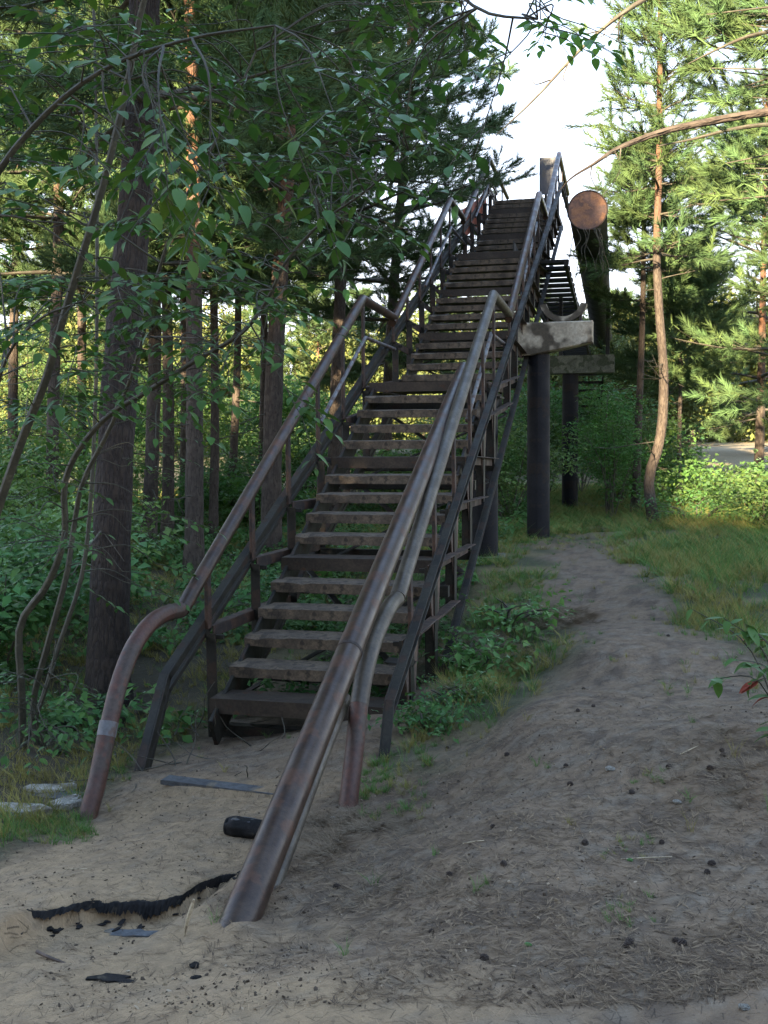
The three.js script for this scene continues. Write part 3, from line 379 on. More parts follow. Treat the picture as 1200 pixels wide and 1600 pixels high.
// a pine: trunk along pts (relative to its base), whorls of limbs from height h0 up, needles on tufts
function pine(name, label, basePt, { pts, r0 = 0.15, r1 = 0.05, h0 = 3.5, reach = 1.8, whorls = 12, per = 5, dens = 1, seed = 1, group, mat = M.barkGrey, topFrom = 5, dead = 6, top = null, sag = 0.1, narrow = 0.25 }) {
  const t = thing(name, label, 'pine tree', basePt.toArray(), 0, group), r = rngOf(seed), Hh = pts[pts.length - 1].y;
  const curve = new THREE.CatmullRomCurve3(pts, false, 'centripetal'), at = (h) => { let lo = 0, hi = 1; for (let i = 0; i < 18; i++) { const m = (lo + hi) / 2; curve.getPoint(m).y < h ? (lo = m) : (hi = m); } return curve.getPoint(lo); };
  const rad = (h) => lerp(r0, r1, clamp(h / Hh)) * (1 + 0.35 * Math.exp(-h * 3.5));
  const hs = (a, b) => { const out = []; const n = Math.max(2, Math.ceil((b - a) / 0.28)); for (let i = 0; i <= n; i++) out.push(lerp(a, b, i / n)); return out; };
  const cut = Math.min(Hh - 0.2, topFrom), A = hs(-0.3, cut), B = hs(cut - 0.05, Hh), low0 = (h) => (h < 0 ? at(0).add(V(0, h, 0)) : at(h));
  const mid = hs(cut - 0.08, Math.min(Hh - 0.1, cut + 1.3)), B2 = hs(Math.min(Hh - 0.15, cut + 1.22), Hh);
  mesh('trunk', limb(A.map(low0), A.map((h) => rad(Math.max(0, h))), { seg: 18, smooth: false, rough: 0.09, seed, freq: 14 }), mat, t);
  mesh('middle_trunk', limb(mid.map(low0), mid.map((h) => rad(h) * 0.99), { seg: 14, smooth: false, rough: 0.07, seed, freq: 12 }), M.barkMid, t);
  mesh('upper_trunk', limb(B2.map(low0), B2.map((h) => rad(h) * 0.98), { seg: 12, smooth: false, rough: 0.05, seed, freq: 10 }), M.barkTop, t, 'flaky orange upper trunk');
  const G = [], mats = [], cols = [];
  const grow = (p0, d, L, th, foli) => {
    const P = [p0]; let p = p0.clone(), v = d.clone(); const n = 6; for (let i = 0; i < n; i++) { v.add(V((r() - .5) * .35, (r() - .45) * .22 - sag * 0.3 + (i > 3 ? 0.08 : 0), (r() - .5) * .35)).normalize(); p = p.clone().addScaledVector(v, L / n); P.push(p); }
    G.push(limb(P, [th, 0.006], { seg: 5, smooth: false, caps: false }));
    if (!foli) { for (let k = 0; k < 3; k++) { const q = P[2 + (r() * 4 | 0)]; const e = v.clone().add(V((r() - .5) * 2, (r() - .5), (r() - .5) * 2)).normalize(); G.push(limb([q, q.clone().addScaledVector(e, 0.15 + 0.3 * r())], [0.006, 0.003], { seg: 3, smooth: false, caps: false })); } return; }
    for (let i = 2; i <= n; i++) { const subs = i === n ? 2 : 2; for (let k = 0; k < subs; k++) { const side = V(0, 1, 0).cross(v).normalize().multiplyScalar(k ? 1 : -1), e = v.clone().multiplyScalar(0.7 + 0.5 * r()).addScaledVector(side, 0.5 + 0.9 * r()).add(V(0, (r() - 0.35) * 0.7, 0)).normalize(), sl = (0.3 + 0.5 * r()) * Math.min(1, L / 1.6); const q1 = P[i].clone().addScaledVector(e, sl); G.push(limb([P[i], q1], [0.008, 0.004], { seg: 3, smooth: false, caps: false }));
      const m = Math.round((2.2 + 2.2 * r()) * dens); for (let j = 0; j < m; j++) { const f = 0.25 + 0.75 * r(), q = P[i].clone().lerp(q1, f).add(V((r() - .5) * .16, (r() - .5) * .12, (r() - .5) * .16)), dd = e.clone().add(V((r() - .5) * 1.6, (r() - 0.25) * 1.2, (r() - .5) * 1.6)); mats.push(m4(q, aim(dd, r() * 6.28), 1.0 + 0.7 * r())); cols.push(tint(r, 0.28, 0.14)); } } }
  };
  for (let w = 0; w < whorls; w++) { const f = w / (whorls - 1), h = lerp(h0, Hh - 0.3, Math.pow(f, 0.92)); const a0 = r() * 6.28; for (let k = 0; k < per; k++) { const a = a0 + (k + (r() - .5) * .7) * 6.283 / per, el = lerp(-0.05, 0.75, f) + (r() - .5) * .3, L = reach * lerp(1, narrow, Math.pow(f, 1.6)) * (0.6 + 0.6 * r()) * (f < 0.1 ? 0.8 : 1); grow(at(h + (r() - .5) * .25), V(Math.cos(a) * Math.cos(el), Math.sin(el), Math.sin(a) * Math.cos(el)), L, 0.012 + 0.014 * L, true); } }
  for (let k = 0; k < dead; k++) { const h = lerp(0.9, h0, r()), a = r() * 6.28; grow(at(h), V(Math.cos(a), (r() - .4) * .5, Math.sin(a)), 0.3 + 0.8 * r(), 0.012, false); }
  if (G.length) mesh('limb', G, M.twig, t).userData.kind = 'stuff';
  copies('crown', TUFT[seed % 2], M.needle, mats, t, cols);
  return t;
}
const rel = (b, list) => list.map(([u, v, d]) => px(u, v, d).sub(b));
const ext = (b, list, hTop, dx = 0, dz = 0) => { const P = rel(b, list), l = P[P.length - 1]; if (l.y < hTop) P.push(V(l.x + dx, hTop, l.z + dz)); return P; };
function pineAt(label, list, H0, opt, name = 'pine_tree') { const b = px(...list[0]); b.y = H(b.x, b.z); const P = ext(b, list.slice(1), H0, opt.dx || 0, opt.dz || 0); return pine(name, label, b, { ...opt, pts: [V(0, 0, 0), ...P] }); }

// the pines one can tell apart in the photograph
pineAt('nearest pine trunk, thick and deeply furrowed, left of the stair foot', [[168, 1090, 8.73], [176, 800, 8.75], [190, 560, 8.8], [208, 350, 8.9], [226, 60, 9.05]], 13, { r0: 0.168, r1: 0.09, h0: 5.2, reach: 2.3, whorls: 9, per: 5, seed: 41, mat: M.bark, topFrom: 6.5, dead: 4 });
pineAt('straight pine left of the stairs with a sunlit patch at mid trunk', [[303, 900, 14.8], [304, 700, 14.8], [303, 400, 14.8], [300, 150, 14.9]], 12.5, { r0: 0.135, r1: 0.06, h0: 5.0, reach: 2.0, whorls: 10, seed: 42, topFrom: 4.2, dead: 10 });
pineAt('pine just behind the left handrail with a bright orange upper trunk', [[423, 870, 16.5], [428, 600, 16.5], [438, 420, 16.5], [450, 250, 16.5], [450, 60, 16.6]], 13, { r0: 0.165, r1: 0.07, h0: 5.0, reach: 2.2, whorls: 12, seed: 43, topFrom: 4.6, dead: 9 });
pineAt('dark pine trunk with a glowing sunlit foot, right of the nearest pine', [[232, 862, 16.7], [238, 700, 16.7], [242, 500, 16.8]], 11.5, { r0: 0.125, r1: 0.05, h0: 4.8, reach: 2.0, whorls: 9, seed: 44, topFrom: 6, dead: 10 });
pineAt('slim pine standing close on the right of the sunlit foot pine', [[262, 850, 18], [263, 600, 18]], 12, { r0: 0.11, r1: 0.045, h0: 4.9, reach: 1.8, whorls: 11, seed: 45, topFrom: 6, dead: 9 });
pineAt('thin dark pine trunk half hidden behind the straight pine', [[287, 820, 21], [289, 560, 21]], 12, { r0: 0.10, r1: 0.04, h0: 5, reach: 1.9, whorls: 9, seed: 46, topFrom: 6, dead: 8 });
pineAt('slender pine right of the straight pine with the sunlit patch', [[333, 845, 18.4], [336, 600, 18.4]], 11.5, { r0: 0.085, r1: 0.04, h0: 4.8, reach: 1.7, whorls: 10, seed: 47, topFrom: 6, dead: 10 });
pineAt('leaning slender pine seen just left of the middle of the left handrail', [[360, 815, 21.4], [372, 500, 21.4]], 12, { r0: 0.09, r1: 0.04, h0: 5, reach: 1.9, whorls: 9, seed: 48, topFrom: 6.4, dead: 10 });
pineAt('thin dark pine close beside the orange topped pine', [[408, 790, 22.5], [413, 520, 22.5]], 12, { r0: 0.10, r1: 0.04, h0: 5.2, reach: 1.9, whorls: 11, seed: 49, topFrom: 6.4, dead: 8 });
pineAt('tall bushy pine behind the upper flight, its crown edging the open sky', [[600, 830, 25], [612, 500, 25], [640, 100, 25]], 15, { r0: 0.15, r1: 0.06, h0: 3.5, reach: 3.0, whorls: 15, per: 6, dens: 1.25, seed: 50, topFrom: 7, dead: 2 });
pineAt('dense pine crown behind the first landing, left of the open sky', [[520, 830, 21], [530, 500, 21], [545, 100, 21]], 14, { r0: 0.15, r1: 0.06, h0: 5.4, reach: 2.7, whorls: 13, per: 6, dens: 1.2, seed: 51, topFrom: 6, dead: 4 });
pineAt('pine at the left edge seen between the shrub stems', [[78, 840, 15.5], [84, 600, 15.5], [92, 300, 15.6]], 12, { r0: 0.10, r1: 0.045, h0: 4.4, reach: 2.0, whorls: 12, seed: 52, topFrom: 5.5, dead: 8 });
pineAt('thin pine behind the shrub at the far left, furthest left of the pines', [[18, 830, 19], [22, 500, 19], [30, 200, 19]], 12, { r0: 0.10, r1: 0.045, h0: 4.6, reach: 2.1, whorls: 12, seed: 53, topFrom: 6, dead: 6 });
pineAt('slim pine between the nearest pine and the shrub stems', [[130, 840, 20], [128, 600, 20], [126, 300, 20]], 12.5, { r0: 0.095, r1: 0.045, h0: 4.8, reach: 2.1, whorls: 12, seed: 54, topFrom: 6, dead: 7 });
pineAt('slim young pine with a kinked trunk standing beside the path', [[1022, 835, 17.6], [1014, 748, 17.6], [1031, 688, 17.6], [1037, 590, 17.6], [1030, 490, 17.6], [1026, 400, 17.6], [1030, 250, 17.6], [1031, 60, 17.6]], 11.0, { r0: 0.092, r1: 0.03, h0: 4.7, reach: 0.95, whorls: 14, per: 5, dens: 0.4, seed: 55, topFrom: 4.8, dead: 7, narrow: 0.5 }, 'young_pine');
pineAt('thin grey pine just left of the kinked young pine', [[992, 800, 20], [996, 700, 20], [1003, 520, 20], [1005, 425, 20]], 7.2, { r0: 0.085, r1: 0.03, h0: 4.2, reach: 1.1, whorls: 7, per: 4, dens: 0.7, seed: 56, topFrom: 5, dead: 10 }, 'young_pine');
pineAt('small thin pine sapling to the right of the kinked young pine', [[1060, 780, 23], [1062, 650, 23], [1065, 540, 23]], 5.6, { r0: 0.055, r1: 0.02, h0: 2.6, reach: 1.3, whorls: 9, per: 5, dens: 1, seed: 57, topFrom: 3, dead: 5 }, 'young_pine');

// pine standing just outside the right edge, reaching in with a bare bough and needle sprays
{
  const b = px(1420, 900, 9.2); b.y = H(b.x, b.z);
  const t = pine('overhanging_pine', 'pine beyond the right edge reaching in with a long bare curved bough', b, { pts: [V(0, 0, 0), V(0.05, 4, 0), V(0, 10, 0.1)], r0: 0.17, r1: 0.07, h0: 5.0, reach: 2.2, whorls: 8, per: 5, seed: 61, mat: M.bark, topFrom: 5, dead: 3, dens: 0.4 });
  const q = (l) => l.map(([u, v, d]) => px(u, v, d).sub(t.position));
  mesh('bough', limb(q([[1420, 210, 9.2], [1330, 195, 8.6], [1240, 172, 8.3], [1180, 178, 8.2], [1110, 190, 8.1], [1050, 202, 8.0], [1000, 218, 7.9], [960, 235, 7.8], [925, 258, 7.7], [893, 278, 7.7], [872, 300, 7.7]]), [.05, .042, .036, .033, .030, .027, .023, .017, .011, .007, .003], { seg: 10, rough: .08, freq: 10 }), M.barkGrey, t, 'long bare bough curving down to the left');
  mesh('bough', limb(q([[1420, -190, 9.0], [1150, -75, 7.6], [1005, 0, 7.2], [945, 42, 7.2], [890, 95, 7.2], [840, 150, 7.2], [775, 212, 7.2]]), [.05, .03, .018, .014, .010, .008, .004], { seg: 8, rough: .1, freq: 10 }), M.twig, t, 'thin straight twig slanting down across the sky');
  mesh('bough', limb(q([[1420, 300, 9.2], [1300, 200, 9], [1200, 195, 8.9], [1140, 203, 8.8], [1080, 218, 8.8], [1030, 228, 8.8]]), [.04, .03, .02, .016, .010, .005], { seg: 8 }), M.twig, t);
  mesh('bough', limb(q([[1420, 120, 9.2], [1300, 30, 9], [1200, 50, 8.9], [1160, 60, 8.8], [1105, 85, 8.8], [1075, 100, 8.8]]), [.04, .03, .018, .014, .008, .004], { seg: 8 }), M.twig, t);
  const r = rngOf(612), G = [], mats = [], cols = [];
  const tw = (u0, v0, u1, v1, d, w = .006) => { const a = px(u0, v0, d).sub(t.position), c = px(u1, v1, d + (r() - .5) * .6).sub(t.position), m = a.clone().lerp(c, .5).add(V((r() - .5) * .1, (r() - .5) * .1, 0)); G.push(limb([a, m, c], [w, w * .4], { seg: 5 })); return [a, c]; };
  for (const s of [[960, 235, 965, 275, 7.8], [968, 232, 948, 262, 7.8], [925, 258, 935, 300, 7.7], [970, 232, 942, 305, 7.8], [945, 42, 930, 60, 7.2], [980, 15, 940, 80, 7.2], [938, 48, 900, 45, 7.2], [968, 28, 975, 75, 7.2], [890, 95, 885, 130, 7.2], [860, 125, 830, 122, 7.2], [1110, 190, 1150, 215, 8.1], [1050, 202, 1075, 190, 8]]) { const [a, c] = tw(...s); if (r() < .75) for (let k = 0; k < 5; k++) { const f = .3 + .7 * r(); mats.push(m4(a.clone().lerp(c, f), aim(c.clone().sub(a).add(V(r() - .5, r() - .5, r() - .5).multiplyScalar(.5)), r() * 6), .3 + .25 * r())); cols.push(tint(r)); } }
  // leafy sprays at the right margin
  for (const [u, v, n, su, sv] of [[1130, 35, 46, 55, 16], [1170, 15, 36, 40, 16], [1185, 75, 26, 25, 18], [1085, 60, 8, 18, 10], [1120, 110, 8, 18, 10], [1160, 150, 18, 40, 14], [1180, 210, 20, 30, 22], [1165, 260, 44, 45, 22], [1140, 300, 30, 50, 20], [1180, 330, 34, 30, 25]]) for (let i = 0; i < n; i++) { const a = px(u + (r() - .5) * 2 * su, v + (r() - .5) * 2 * sv, 9.4 + r() * 1.6).sub(t.position); mats.push(m4(a, aim(V(-.7 + r() * .6, r() * .5, r() - .5), r() * 6), .75 + .4 * r())); cols.push(tint(r)); if (i % 4 === 0) G.push(limb([a, a.clone().add(V(.7 + .3 * r(), (r() - .5) * .3, (r() - .5) * .5))], [.005, .012], { seg: 4, smooth: false, caps: false })); }
  mesh('twig', G, M.twig, t).userData.kind = 'stuff'; copies('needle_spray', TUFT[0], M.needle, mats, t, cols);
}
// bushy pines on the right, behind the path
const bushyList = [[1185, 765, 24, 9.0, 72, 'bushy pine at the right edge of the picture, above the sunlit sand'], [1045, 770, 42, 8.5, 75, 'far bushy pine framed by the kinked young pine and the sapling'], [1290, 770, 18, 9.5, 76, 'pine just past the right edge, its limbs entering the picture']];
for (const [u, v, d, h, s, l] of bushyList) pineAt(l, [[u, v, d], [u + 3, v - 120, d]], h, { r0: 0.12, r1: 0.03, h0: 1.9, reach: 2.3, whorls: 11, per: 5, dens: 0.5, seed: s, topFrom: 2.5, dead: 5, narrow: 0.35 }, 'bushy_pine');

// bushes: stems and leaf clumps
function bush(label, b, rad, h, seed, { mat = M.bush, dens = 1, name = 'leafy_bush', group, low: lo = 0.1, scale = 1, shapes = CLUMP, tone = [1, 1, 1] } = {}) {
  b.y = H(b.x, b.z); const t = thing(name, label, 'bush', b.toArray(), 0, group), r = rngOf(seed), G = [], mats = [], cols = [];
  const n = Math.round(7 + 4 * rad); for (let i = 0; i < n; i++) { const a = r() * 6.28, q = Math.sqrt(r()) * rad; const tip = V(Math.cos(a) * q, h * (0.55 + 0.45 * r()) * (1 - 0.3 * q / rad), Math.sin(a) * q), mid = tip.clone().multiplyScalar(.5).add(V((r() - .5) * .2, h * .12, (r() - .5) * .2)); G.push(limb([V((r() - .5) * .2, -.1, (r() - .5) * .2), mid, tip], [.016, .004], { seg: 4, caps: false }));
    const m = Math.round(16 * dens * h); for (let k = 0; k < m; k++) { const f = lo + (1 - lo) * Math.sqrt(r()), p = f < .5 ? V(0, 0, 0).lerp(mid, f * 2) : mid.clone().lerp(tip, f * 2 - 1), sp = .16 + .34 * rad * f; p.add(V((r() - .5) * 2 * sp, (r() - .5) * sp, (r() - .5) * 2 * sp)); if (p.y < .03) p.y = .03 + r() * .1; mats.push(m4(p, new THREE.Quaternion().setFromEuler(new THREE.Euler((r() - .5) * .7, r() * 6.28, (r() - .5) * .7)), scale * (.75 + .6 * r()))); cols.push(tint(r, .3, .18).multiply(new THREE.Color().setRGB(...tone))); } }
  mesh('stem', G, M.twig, t).userData.kind = 'stuff'; copies('foliage', shapes[seed % shapes.length], mat, mats, t, cols); return t;
}
const BUSHES = [
  [170, 820, 19, 1.3, 4.2, 'tall leafy sapling thicket behind the nearest pine'], [300, 810, 24, 1.5, 4.4, 'tall understory thicket behind the straight pine'], [395, 800, 26, 1.5, 4.2, 'tall understory thicket behind the orange topped pine'], [50, 830, 21, 1.5, 4.6, 'tall thicket at the far left behind the shrub'], [480, 800, 28, 1.7, 4.0, 'tall thicket behind the first landing rail'], [245, 830, 27, 1.6, 4.6, 'tall thicket behind the sunlit foot pine'],
  [60, 905, 11.5, 1.2, 1.9, 'shady leafy bush behind the shrub stems at the left edge'], [-30, 960, 9.3, 1.0, 1.7, 'leafy bush cut by the left edge of the picture'], [110, 850, 15, 1.5, 2.3, 'leafy bush left of the nearest pine, farther back'], [20, 850, 17, 1.6, 2.6, 'tall leafy bush deep in the wood at the far left'],
  [275, 840, 19.5, 1.0, 1.7, 'bright bush between the sunlit foot pine and the straight pine'], [345, 815, 22, 1.3, 1.9, 'bright green bush right of the straight pine trunk'], [400, 800, 20, 1.0, 1.4, 'low bush behind the left handrail'], [215, 830, 24, 1.6, 2.2, 'bush behind the nearest pine and the sunlit foot'], [470, 790, 24, 1.6, 2.2, 'bush seen through the lower steps'], [560, 800, 23, 1.6, 2.0, 'bush seen through the upper steps of the first flight'], [640, 800, 21, 1.3, 1.7, 'bush seen between the steps and the truss'],
  [735, 815, 20, 1.1, 2.2, 'bush between the support column and the tall dark column'], [795, 815, 19, 1.1, 2.4, 'pale green bush left of the tall dark column'], [850, 815, 26, 1.2, 2.6, 'bush between the two dark columns'], [952, 815, 19.5, 0.75, 2.9, 'tall bright bush right of the columns, under the pipeline'], [965, 810, 22, 1.3, 2.6, 'bush behind the thin grey pine'], [905, 800, 27, 1.8, 3.6, 'bush behind the thinner column'], [760, 800, 28, 2, 3.6, 'tall bush far behind the support column'],
  [1075, 795, 20, 1.2, 1.2, 'bush behind the sapling at the right'], [1085, 805, 17.5, 0.9, 0.7, 'low wide bush in front of the sunlit sand'], [1205, 800, 16, 1.0, 1.2, 'bush at the right edge by the long grass'], [1000, 800, 24, 1.4, 2.0, 'bush right of the thin grey pine'],
];
BUSHES.forEach(([u, v, d, rad, h, l], i) => bush(l, px(u, v, d), rad, h, 200 + i, { dens: h > 3.5 ? 0.6 : 0.85, scale: .75 + .18 * ((i * 7) % 5), tone: [.85 + .11 * ((i * 3) % 5), 1, .8 + .12 * ((i * 5) % 4)], low: h > 3.5 ? .25 : .1 }));
bush('low bramble with broad leaves beside the truss and the path', px(735, 975, 8.6), 0.32, 0.4, 240, { name: 'bramble', dens: 0.55 });
bush('low bramble patch spreading between the truss and the straw mound', px(800, 945, 9.6), 0.45, 0.3, 241, { name: 'bramble', dens: 0.45 });
bush('feathery green weed at the foot of the right truss', px(655, 1125, 7.0), 0.16, 0.2, 242, { name: 'weed', dens: 1.1, scale: .55, mat: M.herb });
bush('small leafy seedling clump right of the bent rail, on the litter', px(700, 1085, 7.4), 0.14, 0.16, 243, { name: 'weed', dens: 1.2, scale: .5, mat: M.herb });

// ---------- far trees in the sun ----------
const protoFar = pine('sunlit_pine', 'sunlit pine in the row beyond the wood', V(0, 0.2, -60), { pts: [V(0, 0, 0), V(0.1, 4, 0), V(0, 9.5, 0.1)], r0: 0.14, r1: 0.03, h0: 1.2, reach: 2.4, whorls: 11, per: 6, dens: 1.0, seed: 80, topFrom: 3, dead: 0, group: 'sunlit pines beyond the wood' });
function bigLeafy(name, label, cat, b, h, rad, seed, group, mat = M.far, n = 520) {
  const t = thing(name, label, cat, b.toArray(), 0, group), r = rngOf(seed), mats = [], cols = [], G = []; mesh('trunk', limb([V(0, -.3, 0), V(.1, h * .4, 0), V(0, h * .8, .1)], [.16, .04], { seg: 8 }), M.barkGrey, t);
  for (let i = 0; i < 14; i++) { const a = r() * 6.28, y = h * (.25 + .5 * r()), e = V(Math.cos(a) * rad * .8, y + h * .2 * r(), Math.sin(a) * rad * .8); G.push(limb([V(0, y * .8, 0), e], [.05, .01], { seg: 4, smooth: false, caps: false })); }
  const lobes = Array.from({ length: 11 }, () => { const a = r() * 6.28, q = rad * .65 * Math.sqrt(r()); return [V(Math.cos(a) * q, h * (.28 + .6 * r()), Math.sin(a) * q), rad * (.3 + .3 * r())]; });
  for (let i = 0; i < n; i++) { const [c, R] = lobes[(r() * 11) | 0]; const d = V(r() - .5, r() - .5, r() - .5).normalize().multiplyScalar(R * Math.cbrt(.25 + .75 * r())); d.y *= .75; mats.push(m4(c.clone().add(d), new THREE.Quaternion().setFromEuler(new THREE.Euler(r() - .5, r() * 6.28, r() - .5)), .6 + .6 * r())); cols.push(tint(r, .3, .2)); }
  mesh('branch', G, M.twig, t).userData.kind = 'stuff'; copies('crown', FARCLUMP, mat, mats, t, cols); return t;
}
const protoLeafy = bigLeafy('sunlit_tree', 'yellow green sunlit broadleaf tree beyond the wood', 'tree', V(3, .2, -62), 8, 3, 301, 'sunlit broadleaf trees beyond the wood');
{
  const r = rngOf(808); let np = 0, nl = 0;
  for (let i = 0; i < 46; i++) {
    const u = -120 + i * 31 + (r() - .5) * 24, d = 48 + r() * 30, p = px(u, 720, d), pineK = r() < .5; p.y = H(p.x, p.z);
    if (u > 1085 && u < 1185) continue;
    const c = pineK ? (np++ ? protoFar.clone() : protoFar) : (nl++ ? protoLeafy.clone() : protoLeafy); if (c !== protoFar && c !== protoLeafy) { c.name = numbered(pineK ? 'sunlit_pine' : 'sunlit_tree'); scene.add(c); }
    c.position.copy(p); c.rotation.y = r() * 6.28; const s = .75 + .45 * r(); c.scale.set(s, s * (.9 + .25 * r()), s);
  }
  for (const [u, d, k] of [[965, 36, .8], [1010, 31, .62], [1075, 40, .95], [1215, 33, .9], [1045, 47, 1.05], [920, 44, .95], [985, 52, 1.1], [880, 38, .75], [790, 40, .8], [735, 46, .95]]) { const c = protoLeafy.clone(), p = px(u, 720, d); p.y = H(p.x, p.z); c.name = numbered('sunlit_tree'); c.position.copy(p); c.rotation.y = r() * 6.28; c.scale.set(k, k, k); scene.add(c); }
  const mats = [], cols = []; for (let i = 0; i < 5200; i++) { const u = -260 + r() * 1750, d = 82 + r() * 40, p = px(u, 700, d); p.y = 0.3 + Math.pow(r(), 1.3) * (8.5 + 3.5 * Math.sin(u * .013) + 2 * Math.sin(u * .04)); mats.push(m4(p, new THREE.Quaternion().setFromEuler(new THREE.Euler(r() - .5, r() * 6.28, r() - .5)), 1.5 + 1.6 * r())); cols.push(tint(r, .3, .2)); }
  copies('distant_wood', FARCLUMP, M.far, mats, null, cols); scene.children[scene.children.length - 1].userData.label = 'far sunlit wood closing the view';
}
// unseen trees added behind the camera, placed and sized to keep the stairs shaded
{
  const r = rngOf(909), f = V(-Math.sin(.2311), 0, -Math.cos(.2311)), rt = V(-f.z, 0, f.x), spots = [];
  const lane = (l, d, h, w) => spots.push([l + .4466 * (d + 10), d, h / 10.6, w]);
  for (let i = 0; i < 3; i++) { lane(-13.9 - i * 1.9, -8 - r(), 13.2, 1); lane(-14.6 - i * 1.7, -12 - r(), 14, 1); }
  for (let i = 0; i < 6; i++) { lane(-6.3 + i * 2.0, -8 - r(), 9.3, 1); lane(-5.6 + i * 2.0, -12 - r(), 10.4, 1); }
  for (const [l, h] of [[-7.8, 12.2], [-8.5, 15], [-9.2, 16.4], [-10.0, 18], [-10.7, 20], [-11.4, 22.6], [-12.1, 22.6]]) lane(l, -9.5 - r(), h, .42);  // narrow stretched trees, shaped to block sun from the upper stairs and board
  lane(-8.8, -12.5, 17.4, .45);  // extra blocker to dapple the pipe end cap
  const proto = bigLeafy('added_shade_tree', 'tree added out of view behind the viewer, placed and sized to shade the stairs', 'tree', V(0, 0, 40), 10.6, 2.5, 302, 'unseen trees added behind the viewer to shade the stairs', M.shade, 760);
  spots.forEach(([x, z, hk, wk], i) => { const p = camera.position.clone().addScaledVector(rt, x).addScaledVector(f, z); p.y = H(p.x, p.z); const c = i ? proto.clone() : proto; if (i) { c.name = numbered('added_shade_tree'); scene.add(c); } c.position.copy(p); c.rotation.y = r() * 6.28; c.scale.set(1.1 * wk, hk, 1.1 * wk); });
}

